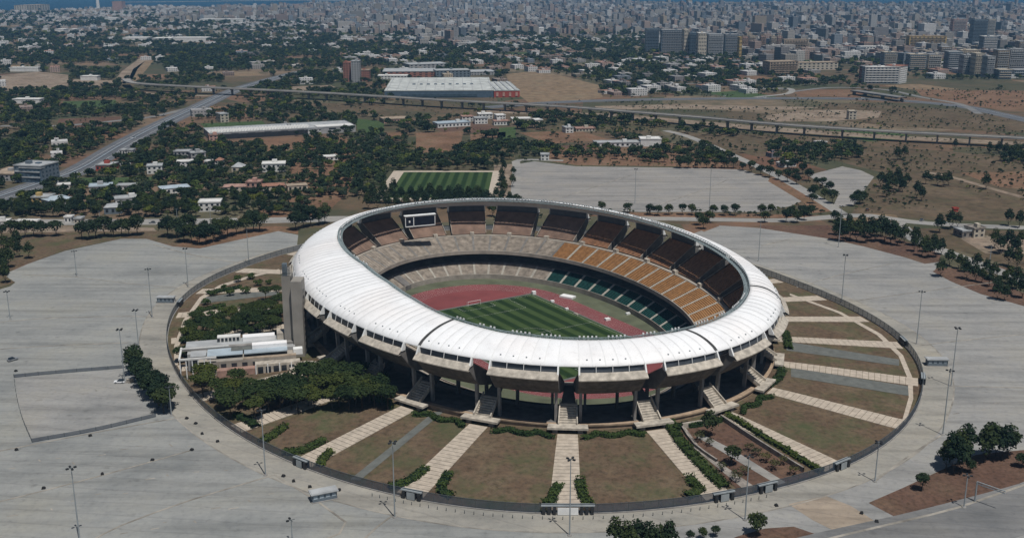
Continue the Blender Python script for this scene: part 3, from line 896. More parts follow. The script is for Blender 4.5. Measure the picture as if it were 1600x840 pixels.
# ---- slots: side cheeks are the shells; stairs climb through them
for i, sl in enumerate(SLOTS):
    m = MB()
    w = 0.105
    nst = 9
    # flight from the plinth up to the ring walkway
    for k in range(nst):
        s0 = 2.5 + 8.0 * k / nst; s1 = 2.5 + 8.0 * (k + 1) / nst
        z = 4.2 + 5.2 * (k + 1) / nst
        m.prism([R(sl - w, s0, z - 1.4), R(sl + w, s0, z - 1.4), R(sl + w, s1, z - 0.8), R(sl - w, s1, z - 0.8)], [R(sl - w, s0, z), R(sl + w, s0, z), R(sl + w, s1, z), R(sl - w, s1, z)])
    sf = m.build('stair_flight', 'concrete_pale', stadium)
    for d in (-1, 1):
        m = MB()
        t = sl + d * (w + 0.008)
        m.prism([R(t - 0.008, 2.3, 4.0), R(t + 0.008, 2.3, 4.0), R(t + 0.008, 10.5, 9.2), R(t - 0.008, 10.5, 9.2)], [R(t - 0.008, 2.3, 5.6), R(t + 0.008, 2.3, 5.6), R(t + 0.008, 10.5, 10.7), R(t - 0.008, 10.5, 10.7)])
        m.build('stair_parapet', 'concrete_pale', sf)
    # upper flight to the ring walkway, slot shade put into its dark colour
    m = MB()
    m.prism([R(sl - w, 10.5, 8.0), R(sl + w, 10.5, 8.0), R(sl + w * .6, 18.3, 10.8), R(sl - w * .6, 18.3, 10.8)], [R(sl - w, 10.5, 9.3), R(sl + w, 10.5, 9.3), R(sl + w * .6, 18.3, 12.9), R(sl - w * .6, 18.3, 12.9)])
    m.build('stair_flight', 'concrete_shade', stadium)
    # landing slab over the garden portal
    m = MB()
    w2 = 0.24
    m.prism([R(sl - w2, -0.6, 4.0), R(sl + w2, -0.6, 4.0), R(sl + w2, 2.9, 4.0), R(sl - w2, 2.9, 4.0)], [R(sl - w2, -0.6, 4.75), R(sl + w2, -0.6, 4.75), R(sl + w2, 2.9, 4.75), R(sl - w2, 2.9, 4.75)])
    m.build('landing_slab', 'concrete_pale', stadium)
    for d in (-1, 1):
        m = MB()
        t = sl + d * 0.15
        m.prism([R(t - 0.03, 0.2, 2.2), R(t + 0.03, 0.2, 2.2), R(t + 0.03, 1.5, 2.2), R(t - 0.03, 1.5, 2.2)], [R(t - 0.03, 0.2, 4.0), R(t + 0.03, 0.2, 4.0), R(t + 0.03, 1.5, 4.0), R(t - 0.03, 1.5, 4.0)])
        m.build('portal_pier', 'concrete_grey', stadium)
    m = MB()
    m.grid([[R(sl - 0.2, 3.1, 2.2), R(sl + 0.2, 3.1, 2.2)], [R(sl - 0.2, 3.1, 3.9), R(sl + 0.2, 3.1, 3.9)]])
    m.build('portal_shade', 'lamp_dark', stadium)  # flat dark sheet, paints the shade inside the portal

# ---- plinth, concourse, ring walkway and rim
def ring(name, prof, mat, n=208, smooth=False):
    m = MB()
    m.grid([[R(26 * k / n, s, z) for k in range(n)] for s, z in prof], close=True)
    return m.build(name, mat, stadium, smooth)
ring('plinth', [(3.6, 2.0), (3.6, 3.9), (3.2, 3.95), (3.2, 4.5), (3.55, 4.5), (3.55, 3.7), (6.5, 3.72)], 'plinth_edge')
ring('concourse', [(6.5, 3.7), (20.0, 3.2), (20.0, 2.6), (26.0, 1.0), (30.4, 0.0)], 'concrete_dark')
ring('walkway', [(18.3, 11.9), (18.3, 13.1), (20.4, 13.05), (20.4, 12.0)], 'concrete')
ring('rim_soffit', [(18.4, 10.6), (24.0, 8.6), (33.9, 6.0), (34.4, 6.0), (34.4, 7.9), (33.9, 7.9), (33.9, 7.0)], 'concrete')
ring('lower_wall', [(39.4, -5.0), (39.4, -3.9), (39.75, -3.9), (39.75, -6.6)], 'concrete')
ring('lower_back_wall', [(30.4, 0.0), (30.4, 0.6), (30.1, 0.6), (30.1, -0.5)], 'concrete_dark')

# ---- continuous front tier and lower tier, in sectors parted by aisles
NS = 56
for k in range(NS):
    t0, t1 = 26 * k / NS, 26 * (k + 1) / NS
    mid = (t0 + t1) / 2
    col = 3.2 < mid < 9.65
    g = 0.028
    steps(t0 + g, t1 - g, 20.4, 12.6, 33.9, 7.0, 15, 6).build('front_seat_sector', 'seat_orange' if col else 'terrace', stadium)
    m = steps(t0 - g, t0 + g, 20.4, 12.75, 33.9, 7.15, 30, 1)
    m.build('aisle', 'aisle' if col else 'concrete_grey', stadium)
    col = 3.2 < mid < 9.75
    g = 0.034
    steps(t0 + g, t1 - g, 30.4, 0.0, 39.4, -4.9, 12, 6).build('lower_seat_sector', 'seat_green' if col else 'terrace', stadium)
    m = steps(t0 - g, t0 + g, 30.4, 0.15, 39.4, -4.75, 24, 1)
    m.build('aisle', 'aisle', stadium)
    # vomitory on the ring walkway
    if k % 2 == 0:
        m = MB()
        tm = t0 + 0.01
        q = lambda s, z, w: [R(tm - w, s, z), R(tm + w, s, z), R(tm + w, s + 1.9, z), R(tm - w, s + 1.9, z)]
        m.prism(q(18.2, 12.0, 0.05), q(18.2, 14.7, 0.05))
        m.build('vomitory', 'concrete_pale', stadium)
# ---- small gap between lower tier at the marathon gate on the left of the curve
m = MB()
m.prism([R(14.62, 32, -1.2), R(14.9, 32, -1.2), R(14.9, 39.9, -6.4), R(14.62, 39.9, -6.4)], [R(14.62, 32, -0.2), R(14.9, 32, -0.2), R(14.9, 39.9, -4.1), R(14.62, 39.9, -4.1)])
m.build('tunnel_ramp', 'concrete_dark', stadium)

# ---- scoreboard hanging in front of a far petal
sb = thing('scoreboard', 'dark electronic scoreboard in a white frame under the far roof edge', 'scoreboard', G(657, 346, 25.5), world_parts=True)
pl, pr = Vector(G(633, 347, 26)), Vector(G(680, 343, 26))
d = (pr - pl); wd = d.length; d.normalize(); nrm = Vector((d.y, -d.x, 0))
def sbbox(name, u0, u1, z0, z1, f, th, mat):
    m = MB()
    a = pl + d * (u0 * wd) + nrm * f; b = pl + d * (u1 * wd) + nrm * f
    c2 = b - nrm * th; d2 = a - nrm * th
    m.prism([(p.x, p.y, z0) for p in (a, b, c2, d2)], [(p.x, p.y, z1) for p in (a, b, c2, d2)])
    return m.build(name, mat, sb)
sbbox('cabinet', 0, 1, 23.2, 28.9, 0, 1.6, 'steel_dark')
sbbox('screen', 0.30, 0.975, 23.7, 28.4, 0.10, 0.15, 'screen')
sbbox('side_screen', 0.03, 0.265, 23.7, 28.4, 0.10, 0.15, 'screen')
for u0, u1, z0, z1 in ((0, 1, 28.4, 28.95), (0, 1, 23.1, 23.55), (0, 0.022, 23.1, 28.95), (0.978, 1, 23.1, 28.95), (0.268, 0.292, 23.1, 28.95)):
    sbbox('frame_bar', u0, u1, z0, z1, 0.22, 0.25, 'white_paint')
sbbox('emblem', 0.12, 0.17, 25.5, 26.6, 0.16, 0.05, 'white_paint')
sbbox('canopy', -0.02, 1.02, 28.95, 29.3, 0.5, 2.6, 'white_paint')

# ================================================================== PITCH AND TRACK
PZ = -6.6
A3 = Vector(G(830, 461, PZ)); B3 = Vector(G(951, 515, PZ))
pe = (B3 - A3); pe.z = 0; pe.normalize()               # along the touchline, towards the viewer
pn = Vector((pe.y, -pe.x, 0))                          # across, to the left
if pn.x > 0: pn = -pn
pc = A3 + pe * 52.5 + pn * 34
def LP(a, b, z): 
    p = pc + pe * a + pn * b
    return (p.x, p.y, PZ + z)
m = MB(); n = 208
m.add([R(26 * k / n, 39.72, PZ) for k in range(n)], [tuple(range(n))])
struct(m.build('arena_ground', 'margin_turf'))
def stadium_loop(straight, rad, z, n=28):
    pts = []
    for k in range(n + 1):
        a = -math.pi / 2 + math.pi * k / n
        pts.append(LP(straight / 2 - 6.0 + rad * math.cos(a), rad * math.sin(a), z))
    for k in range(n + 1):
        a = math.pi / 2 + math.pi * k / n
        pts.append(LP(-straight / 2 + rad * math.cos(a), rad * math.sin(a), z))
    return pts
def filled(name, pts, mat):
    me = bpy.data.meshes.new(name)
    v = list(pts)
    ar = sum(v[i][0] * v[(i + 1) % len(v)][1] - v[(i + 1) % len(v)][0] * v[i][1] for i in range(len(v)))
    if ar < 0: v.reverse()
    me.from_pydata(v, [], [tuple(range(len(v)))])
    me.materials.append(MATS[mat])
    return struct(link(name, me))
filled('running_track', stadium_loop(84, 47.0, 0.02), 'track_red')
m = MB()
for r in (36.6, 37.9, 39.1, 40.3, 41.5, 42.8, 44.0, 45.2, 46.6):
    a, b = stadium_loop(84, r, 0.035), stadium_loop(84, r + 0.04, 0.035)
    m.grid([a, b], close=True)
struct(m.build('track_lane_lines', 'white_paint'))
# kerb strip between pitch and track
filled('pitch_kerb', [LP(a, b, 0.04) for a, b in ((-55.5, -36.6), (55.5, -36.6), (55.5, 36.6), (-55.5, 36.6))], 'asphalt_dark')
pitch_sheet('football_pitch', pc - pe * 54 - pn * 35.6, pn, pe, 71.2, 108, PZ + 0.06, 'pitch_grass')
m = MB()
def pline(a0, b0, a1, b1, w=0.07):
    dx, dy = a1 - a0, b1 - b0; l = math.hypot(dx, dy); nx, ny = -dy / l * w / 2, dx / l * w / 2
    m.add([LP(a0 + nx, b0 + ny, 0.075), LP(a0 - nx, b0 - ny, 0.075), LP(a1 - nx, b1 - ny, 0.075), LP(a1 + nx, b1 + ny, 0.075)], [(0, 1, 2, 3)])
def prect(a0, b0, a1, b1):
    pline(a0, b0, a1, b0); pline(a1, b0, a1, b1); pline(a1, b1, a0, b1); pline(a0, b1, a0, b0)
prect(-52.5, -34, 52.5, 34); pline(0, -34, 0, 34)
for sg in (-1, 1):
    prect(sg * 52.5, -20.15, sg * 36, 20.15); prect(sg * 52.5, -9.16, sg * 47, 9.16)
for k in range(40):
    a, b = 2 * math.pi * k / 40, 2 * math.pi * (k + 1) / 40
    pline(9.15 * math.cos(a), 9.15 * math.sin(a), 9.15 * math.cos(b), 9.15 * math.sin(b))
struct(m.build('pitch_markings', 'white_paint'))
for sg, lab in ((-1, 'white goal frame at the far end of the pitch beside the red track'), (1, 'white goal frame at the near end of the pitch behind the roof')):
    gl = thing('goal', lab, 'goal', LP(sg * 52.5, 0, 0.07), world_parts=True)
    for b in (-3.66, 3.66):
        m = MB(); m.tube([LP(sg * 52.5, b, 0.06), LP(sg * 52.5, b, 2.5)], 0.09, 6); m.build('post', 'white_paint', gl)
        m = MB(); m.tube([LP(sg * 52.5, b, 2.5), LP(sg * 53.4, b, 2.4), LP(sg * 54.6, b, 0.06)], 0.05, 5); m.build('net_stay', 'white_paint', gl)
    m = MB(); m.tube([LP(sg * 52.5, -3.7, 2.5), LP(sg * 52.5, 3.7, 2.5)], 0.09, 6); m.build('crossbar', 'white_paint', gl)
    m = MB(); m.tube([LP(sg * 54.6, -3.66, 0.1), LP(sg * 54.6, 3.66, 0.1)], 0.05, 5); m.build('net_bar', 'white_paint', gl)
# athletics equipment lying on and beside the track
def mat_pad(x, y, l, w, h, label, cat, col='white_paint', rz=0.5):
    p = G(x, y, PZ)
    o = thing('landing_mat' if h < 1.5 else 'judges_stand', label, cat, (p[0], p[1], PZ + 0.03), rz)
    m = MB(); m.box((0, 0, h / 2), (l, w, h)); m.build('pad', col, o)
    m = MB(); m.box((0, 0, h + 0.03), (l * 0.97, w * 0.97, 0.06)); m.build('cover', col, o)
mat_pad(887, 464.5, 7.5, 4.2, 0.9, 'large white landing mat on the turf before the green seats', 'mat', rz=-0.6)
mat_pad(834, 459.5, 2.0, 1.5, 1.6, 'small white hut at the far corner of the pitch', 'hut')
mat_pad(863, 471.5, 1.8, 1.4, 0.8, 'small white pad on the touchline track nearest the far corner', 'mat')
mat_pad(885.5, 483.5, 1.6, 1.2, 0.8, 'small white pad on the touchline track, second from far corner', 'mat')
mat_pad(949, 500, 2.6, 1.8, 1.0, 'round white pad on the red track near the roof', 'mat')
mat_pad(981, 491, 2.2, 1.2, 0.9, 'small white pad at the foot of the green seats', 'mat')
mat_pad(900, 491, 3.0, 0.9, 0.5, 'low pale bench along the pitch edge', 'bench', 'concrete_pale', -1.0)
# ================================================================== GARDEN SLOPE ROUND THE STADIUM
m = MB(); n = 260
m.grid([[R(26 * k / n, s, z) for k in range(n)] for s, z in MZ], close=True)
struct(m.build('lawn', 'lawn'))
for k, sl in enumerate(SLOTS):
    if 10.2 < sl % 26 < 14.2:
        continue
    m = MB()
    nst = 22
    hw = 0.118
    fw = 0.105
    for j in range(nst):
        s0 = -47.8 + 47.4 * j / nst; s1 = -47.8 + 47.4 * (j + 0.94) / nst
        z = mound((s0 + s1) / 2) + 0.20
        w0 = hw + (fw - hw) * (1 - j / nst)
        m.prism([R(sl - w0, s0, z - 0.5), R(sl + w0, s0, z - 0.5), R(sl + w0, s1, z - 0.4), R(sl - w0, s1, z - 0.4)], [R(sl - w0, s0, z - 0.06), R(sl + w0, s0, z - 0.06), R(sl + w0, s1, z), R(sl - w0, s1, z)])
    struct(m.build('stepped_path', 'path_slab'))
def slope_strip(name, px, mat, dz=0.11):
    """flat strip on the garden slope: two edges given as pixel lists"""
    a, b = px
    def dens(l):
        out = []
        for (p, q) in zip(l[:-1], l[1:]):
            for k in range(6):
                out.append((p[0] + (q[0] - p[0]) * k / 6, p[1] + (q[1] - p[1]) * k / 6))
        return out + [l[-1]]
    m = MB(); m.grid([[GM(x, y, dz) for x, y in dens(a)], [GM(x, y, dz) for x, y in dens(b)]])
    o = struct(m.build(name, mat))
    return o
slope_strip('service_ramp', ([(547, 748), (678, 643)], [(562, 750), (694, 642)]), 'asphalt_dark')
slope_strip('service_ramp', ([(1229, 533), (1405, 561)], [(1229, 547), (1405, 571)]), 'asphalt_dark')
slope_strip('service_ramp', ([(1236, 574), (1421, 603)], [(1236, 588), (1421, 618)]), 'asphalt_dark')
slope_strip('service_ramp', ([(318, 464), (436, 448)], [(312, 474), (436, 460)]), 'asphalt_dark')
slope_strip('inner_walk', ([(1234, 461), (1310, 489), (1370, 523), (1404, 556), (1418, 590), (1420, 620), (1410, 655)], [(1234, 458), (1314, 487), (1377, 521.5), (1411, 554.5), (1426, 590), (1427, 623), (1415, 661)]), 'path_slab', 0.13)
slope_strip('inner_walk', ([(436, 420), (388, 431), (343, 445), (312, 464), (286, 500), (272, 540), (272, 570)], [(436, 423), (391, 433.5), (348, 448), (317, 467), (292, 502), (280, 540), (278, 570)]), 'path_slab', 0.13)

# sunken access yard between two paths, right of the central steps
slope_strip('access_bed', ([(1060, 672), (1075, 690), (1110, 722), (1150, 762)], [(1140, 660), (1190, 694), (1230, 720), (1270, 745)]), 'dark_soil', 0.12)
slope_strip('access_drive', ([(1085, 680), (1130, 706), (1215, 757)], [(1098, 678), (1146, 702), (1228, 753)]), 'road_pale', 0.15)
slope_strip('access_drive', ([(1065, 668), (1085, 700), (1160, 762)], [(1071, 667), (1096, 702), (1180, 760)]), 'stone_wall', 0.16)
def garden_wall(label, px, h, mat):
    pts = [Vector(GM(x, y)) for x, y in px]
    line = smooth_line(pts, 6)
    a, b = side(line, -0.3), side(line, 0.3)
    m = MB()
    m.grid([[(p.x, p.y, p.z - .3) for p in a], [(p.x, p.y, p.z + h) for p in a], [(p.x, p.y, p.z + h) for p in b], [(p.x, p.y, p.z - .3) for p in b]])
    tag(m.build('retaining_wall', mat), label, 'wall')
garden_wall('stone retaining wall along the right of the sunken access yard', [(1126, 655), (1160, 678), (1205, 707), (1255, 738)], 1.9, 'stone_wall')
garden_wall('low stone retaining wall at the left of the sunken access yard', [(1066, 670), (1085, 697), (1120, 722)], 1.2, 'stone_wall')
garden_wall('pale wall closing the top of the sunken access yard', [(1066, 669), (1090, 665), (1106, 662)], 2.0, 'concrete_pale')

# ================================================================== FENCE
fence = thing('perimeter_fence', 'tall blue grey mesh fence ringing the stadium garden', 'fence', CEN, world_parts=True)
NP = 264
H_F = 3.1
for k in range(NP):
    t0, t1 = 26 * k / NP, 26 * (k + 1) / NP
    p, q = R(t0, -49.3), R(t1, -49.3)
    m = MB()
    m.add([(p[0], p[1], 0.25), (q[0], q[1], 0.25), (q[0], q[1], H_F), (p[0], p[1], H_F)], [(0, 1, 2, 3)])
    m.build('fence_panel', 'fence_mesh', fence)
pm = MB(); pm.box((0, 0, H_F / 2 + 0.05), (0.14, 0.14, H_F + 0.1)); pm.box((0, 0, 0.12), (0.5, 0.5, 0.24))
pm_me = pm.mesh('fence_post', 'steel_dark')
for k in range(NP):
    p = R(26 * k / NP, -49.3)
    link('fence_post', pm_me, fence, Vector(p) - CEN)
n = 264
for zz, nm in ((H_F, 'top_rail'), (0.2, 'bottom_rail')):
    m = MB()
    m.grid([[R(26 * k / n, s, zz + dz) for k in range(n)] for s, dz in ((-49.22, 0), (-49.22, 0.1), (-49.38, 0.1), (-49.38, 0))], close=True)
    m.build(nm, 'steel_dark', fence)
m = MB()
m.grid([[R(26 * k / n, s, z) for k in range(n)] for s, z in ((-49.0, 0.0), (-49.0, 0.35), (-49.6, 0.35), (-49.6, 0.0))], close=True)
m.build('fence_footing', 'concrete_grey', fence)
# turnstile gates at the foot of the stepped paths
GATES = [(24.63, 'wide black turnstile gate at the foot of the central stepped path'), (23.57, 'turnstile gate left of the central gate, at the next path'), (25.67, 'turnstile gate right of the central gate, at the next path'),
         (22.53, 'turnstile gate at the path beside the pine grove'), (0.02, 'gate at the end of the sunken access drive'), (0.72, 'turnstile gate at the path right of the access yard'), (2.82, 'dark turnstile gate at the right end of the fence ring'),
         (3.9, 'dark turnstile gate far right, next to the upper path'), (17.2, 'red and dark turnstile gate at the left of the fence ring')]
for t, lab in GATES:
    g = thing('turnstile_gate', lab, 'gate', R(t, -49.3), group=None, world_parts=True)
    wide = 0.17 if t == 24.63 else 0.08
    m = MB()
    m.prism([R(t - wide, -50.0, 2.6), R(t + wide, -50.0, 2.6), R(t + wide, -48.6, 2.6), R(t - wide, -48.6, 2.6)], [R(t - wide, -50.0, 2.95), R(t + wide, -50.0, 2.95), R(t + wide, -48.6, 2.95), R(t - wide, -48.6, 2.95)])
    m.build('gate_canopy', 'steel', g)
    nb = 10 if wide > 0.15 else 4
    for k in range(nb):
        tt = t - wide + 2 * wide * (k + 0.5) / nb
        if wide > 0.15 and 3 <= k <= 6:
            continue
        m = MB()
        h = wide / nb * 0.55
        m.prism([R(tt - h, -50.2, 0.06), R(tt + h, -50.2, 0.06), R(tt + h, -48.4, 0.06), R(tt - h, -48.4, 0.06)], [R(tt - h, -50.2, 2.3), R(tt + h, -50.2, 2.3), R(tt + h, -48.4, 2.3), R(tt - h, -48.4, 2.3)])
        m.build('turnstile', 'lamp_dark', g)
    m = MB()
    m.prism([R(t - wide * .38, -50.3, 0.2), R(t + wide * .38, -50.3, 0.2), R(t + wide * .38, -50.2, 0.2), R(t - wide * .38, -50.2, 0.2)], [R(t - wide * .38, -50.3, 2.5), R(t + wide * .38, -50.3, 2.5), R(t + wide * .38, -50.2, 2.5), R(t - wide * .38, -50.2, 2.5)])
    m.build('gate_leaf', 'white_paint' if wide > 0.15 else 'steel', g)
# bollards in a row outside the central gate
bm = MB(); bm.tube([(0, 0, 0), (0, 0, 0.95)], 0.11, 6); bm.tube([(0, 0, 0.95), (0, 0, 1.05)], [0.11, 0.05], 6)
bme = bm.mesh('bollard', 'steel_dark')
for k in range(44):
    t = 24.63 + (k - 21.5) * 0.062
    tag(link('bollard', bme, None, R(t, -52.6, 0.05)), 'thin dark bollard in the row outside the central fence gate', 'bollard', 'bollards outside the central gate')

# ================================================================== TREES
def leaf_cards(pts, nrm, size, rs):
    n = len(pts)
    nrm = nrm / np.linalg.norm(nrm, axis=1, keepdims=True)
    a = np.cross(nrm, rs.normal(size=(n, 3))); a /= np.linalg.norm(a, axis=1, keepdims=True) + 1e-9
    b = np.cross(nrm, a)
    sz = size * rs.uniform(0.6, 1.25, (n, 1))
    v = np.stack([pts + a * sz, pts + b * sz * 0.75, pts - a * sz, pts - b * sz * 0.75], 1).reshape(-1, 3)
    f = np.arange(4 * n).reshape(-1, 4)
    return v, f
def mesh_np(name, v, f, mat):
    me = bpy.data.meshes.new(name)
    me.vertices.add(len(v)); me.vertices.foreach_set('co', np.asarray(v, np.float32).ravel())
    k = f.shape[1]
    me.loops.add(f.size); me.loops.foreach_set('vertex_index', f.ravel().astype(np.int32))
    me.polygons.add(len(f)); me.polygons.foreach_set('loop_start', np.arange(0, f.size, k, dtype=np.int32))
    me.polygons.foreach_set('use_smooth', np.zeros(len(f), bool))
    me.update(calc_edges=True)
    for x in (mat if isinstance(mat, (list, tuple)) else [mat]):
        me.materials.append(MATS[x])
    return me
def crown(name, seed, lobes, ncard, size, mat, fill=0.55):
    """lobes: (x, y, z, rx, ry, rz)"""
    rs = np.random.default_rng(seed)
    L = np.array(lobes, float)
    w = (L[:, 3] * L[:, 4] + L[:, 4] * L[:, 5] + L[:, 3] * L[:, 5]); w /= w.sum()
    i = rs.choice(len(L), ncard, p=w)
    d = rs.normal(size=(ncard, 3)); d /= np.linalg.norm(d, axis=1, keepdims=True)
    d[:, 2] = np.where((d[:, 2] < -0.25) & (rs.random(ncard) < 0.7), -d[:, 2], d[:, 2])
    r = 1 - (1 - fill) * rs.random((ncard, 1)) ** 1.8
    r = r * (1 + 0.10 * rs.normal(size=(ncard, 1)))
    p = L[i, :3] + d * L[i, 3:] * r
    nr = d / L[i, 3:] * L[i, 3:].mean() + 0.55 * rs.normal(size=(ncard, 3)) + np.array([0, 0, 0.35])
    v, f = leaf_cards(p, nr, size, rs)
    return mesh_np(name, v, f, mat)
def trunk_mesh(h, r, lean=0.2, limbs=4, spread=1.6, seed=0):
    rs = random.Random(seed)
    m = MB()
    top = (rs.uniform(-lean, lean), rs.uniform(-lean, lean), h)
    m.tube([(0, 0, -0.2), (top[0] * .4, top[1] * .4, h * .5), top], [r, r * .8, r * .6], 6)
    for k in range(limbs):
        a = 2 * math.pi * (k + rs.random() * .6) / limbs
        m.tube([top, (top[0] + math.cos(a) * spread * .5, top[1] + math.sin(a) * spread * .5, h + spread * .5), (top[0] + math.cos(a) * spread, top[1] + math.sin(a) * spread, h + spread * .8)], [r * .5, r * .35, r * .15], 4)
    return m.mesh('trunk', 'bark')
def lobed(seed, n, R0, H0, zc, flat=0.75):
    rs = random.Random(seed)
    out = [(0, 0, zc, R0 * .72, R0 * .72, H0 * .75)]
    for k in range(n):
        a = 2 * math.pi * (k + rs.random() * .7) / n
        q = R0 * rs.uniform(.42, .62)
        rr = R0 * rs.uniform(.38, .55)
        out.append((math.cos(a) * q, math.sin(a) * q, zc + H0 * rs.uniform(-.25, .35), rr, rr * rs.uniform(.85, 1.1), rr * flat))
    return out
TREE = {}
def kind(key, variants):
    TREE[key] = variants
# unit sizes in metres; each variant: (trunk mesh, crown mesh)
kind('pine', [(trunk_mesh(3.6, .24, .5, 5, 2.2, s), crown('crown', 100 + s, lobed(s, 7, 4.2, 2.4, 6.3, .62), 950, .42, 'pine_leaf')) for s in range(4)])
kind('round', [(trunk_mesh(2.2, .2, .15, 4, 1.2, s), crown('crown', 200 + s, lobed(20 + s, 6, 2.9, 3.1, 4.4, 1.0), 820, .36, 'oak_leaf')) for s in range(4)])
kind('tall', [(trunk_mesh(1.6, .22, .2, 4, 1.4, s), crown('crown', 300 + s, lobed(40 + s, 6, 3.0, 3.6, 5.2, 1.0) + [(0, 0, 7.6, 1.7, 1.7, 2.0)], 700, .40, 'oak_leaf')) for s in range(3)])
kind('olive', [(trunk_mesh(1.5, .25, .3, 4, 1.4, s), crown('crown', 400 + s, lobed(60 + s, 6, 3.0, 2.1, 3.6, .8), 420, .42, 'olive_leaf', .4)) for s in range(3)])
kind('bright', [(trunk_mesh(1.8, .22, .3, 4, 1.4, s), crown('crown', 500 + s, lobed(80 + s, 7, 3.3, 3.0, 4.6, .9), 560, .42, 'bright_leaf', .5)) for s in range(2)])
kind('bush', [(trunk_mesh(.5, .1, .1, 3, .5, s), crown('crown', 600 + s, lobed(90 + s, 5, 1.5, 1.1, 1.1, .8), 220, .26, 'hedge_leaf', .5)) for s in range(3)])
kind('shrub', [(trunk_mesh(.8, .08, .3, 5, 1.0, s), crown('crown', 650 + s, lobed(95 + s, 6, 1.8, 1.5, 2.0, .8), 150, .26, 'shrub_leaf', .3)) for s in range(2)])
_tc = [0]
def tree(key, name, p, sc, label, cat='tree', group=None, sz=None):
    tr, cr = TREE[key][_tc[0] % len(TREE[key])]
    _tc[0] += 1
    o = thing(name, label, cat, (p[0], p[1], p[2] if len(p) > 2 else 0), random.uniform(0, 6.28), group)
    o.scale = (sc * random.uniform(.92, 1.08), sc * random.uniform(.92, 1.08), sz if sz else sc * random.uniform(.9, 1.1))
    link('trunk', tr, o, (0, 0, 0)); link('crown', cr, o, (0, 0, 0))
    return o
ORD = ['first', 'second', 'third', 'fourth', 'fifth', 'sixth', 'seventh', 'eighth', 'ninth', 'tenth', 'eleventh', 'twelfth', 'thirteenth', 'fourteenth', 'fifteenth', 'sixteenth', 'seventeenth', 'eighteenth', 'nineteenth', 'twentieth']

# row of clipped trees on the left between fenced lot and ring road (crown base pixels)
for k, (x, y) in enumerate([(211, 584), (217, 594), (224, 604), (232, 614), (240, 624), (248, 634), (256, 643), (212, 574), (228, 596), (240, 610), (250, 622), (262, 636)]):
    tree('round', 'clipped_tree', G(x, y + 2), 1.45, '%s dark clipped tree of the dense row beside the fenced left lot' % ORD[k])
# umbrella pines in the garden left of the stadium
PINES = [(318, 620), (322, 604), (352, 640), (366, 628), (388, 622), (372, 606), (402, 634), (420, 644), (437, 640), (432, 622), (455, 640), (452, 618), (470, 628), (478, 612), (492, 642), (500, 622), (486, 600), (508, 606), (520, 640), (528, 622), (545, 642), (552, 624), (535, 602), (566, 640), (572, 620), (586, 636), (596, 624), (606, 640), (560, 606), (512, 590), (400, 655), (360, 655), (530, 636), (556, 634), (578, 628), (540, 612), (520, 606), (598, 632), (482, 634), (466, 644), (445, 630), (415, 628), (385, 638), (345, 628)]
for k, (x, y) in enumerate(PINES):
    p = GM(x, y)
    tree('pine', 'umbrella_pine', p, random.uniform(.98, 1.22), 'broad umbrella pine in the grove below the tower and office block', group='umbrella pines of the stadium grove')
for k, (x, y) in enumerate([(405, 492), (424, 488), (437, 484), (386, 502), (400, 512), (372, 515), (352, 520), (335, 522), (318, 520), (300, 532), (290, 545), (310, 540), (330, 538), (350, 534), (420, 506), (436, 508), (428, 522), (410, 524), (388, 530), (415, 470), (433, 466), (298, 560), (282, 566), (395, 496), (412, 500), (380, 512), (362, 508), (345, 512), (326, 530), (342, 528), (365, 526), (402, 520), (424, 514), (306, 548), (292, 536), (320, 546), (340, 548), (300, 524), (310, 508), (378, 522), (434, 496), (418, 494)]):
    tree('pine', 'umbrella_pine', GM(x, y), random.uniform(.72, .98), 'umbrella pine in the garden behind the office block, left of the tower', group='umbrella pines behind the office block')
for k, (x, y) in enumerate([(372, 440), (392, 436), (350, 452), (334, 462), (322, 476), (312, 486), (306, 500), (298, 512), (290, 524), (330, 494), (346, 488), (362, 486), (378, 482), (300, 546), (288, 556), (404, 446), (420, 444), (360, 462), (384, 458)]):
    tree('bush', 'garden_bush', GM(x, y), random.uniform(1.2, 1.9), 'low green bush in the upper left garden inside the fence', 'bush', group='bushes of the upper left garden')
# parkland trees in pixels: (list, kind, scale, label)
def grove(pts, key, sc, label, name='park_tree', group=None, z=0):
    for (x, y) in pts:
        tree(key, name, G(x, y), sc * (1.4 if key == 'round' and x < 520 else 1.22) * random.uniform(.85, 1.15), label, group=group or label)
grove([(3, 372), (22, 374), (40, 371), (53, 369), (66, 370), (88, 369)], 'round', 1.1, 'round tree in the sparse row beside the far left verge')
grove([(128, 373), (140, 374), (150, 372), (164, 370), (178, 370), (190, 369), (202, 369), (215, 368)], 'round', 1.15, 'dark round tree in the left clump before the boulevard')
grove([(262, 370), (276, 372), (288, 378), (300, 380), (312, 382), (322, 382), (334, 378), (346, 374), (356, 370), (370, 366), (384, 364), (396, 362), (406, 362), (295, 368), (320, 370), (340, 366)], 'round', 1.2, 'dark round tree in the red earth clump behind the left lot')
grove([(8, 395), (18, 400), (30, 402), (46, 404), (6, 412), (14, 418), (5, 430), (9, 442), (28, 390)], 'tall', 0.95, 'dark tree at the far left edge beside the lot')
grove([(462, 360), (474, 356), (486, 354), (498, 352), (470, 346), (484, 344), (508, 350)], 'round', 1.15, 'dark tree hard behind the left end of the roof')
row = [(1016, 336), (1028, 337), (1045, 336), (1066, 336), (1081, 336), (1114, 337), (1131, 337), (1148, 337), (1190, 337), (1204, 337), (1236, 338), (1253, 337), (1267, 337), (980, 333), (940, 331)]
for k, (x, y) in enumerate(row):
    tree('round', 'parking_tree', G(x, y), 1.1, '%s tree of the spaced row along the far lot behind the stadium' % ('clipped round' if k < 13 else 'half hidden'), group='row behind the far lot' if k < 13 else 'half hidden row trees')
row2 = [(1092, 352), (1108, 348), (1099, 358), (1195, 348), (1228, 347), (1245, 348), (1256, 344), (1304, 347)]
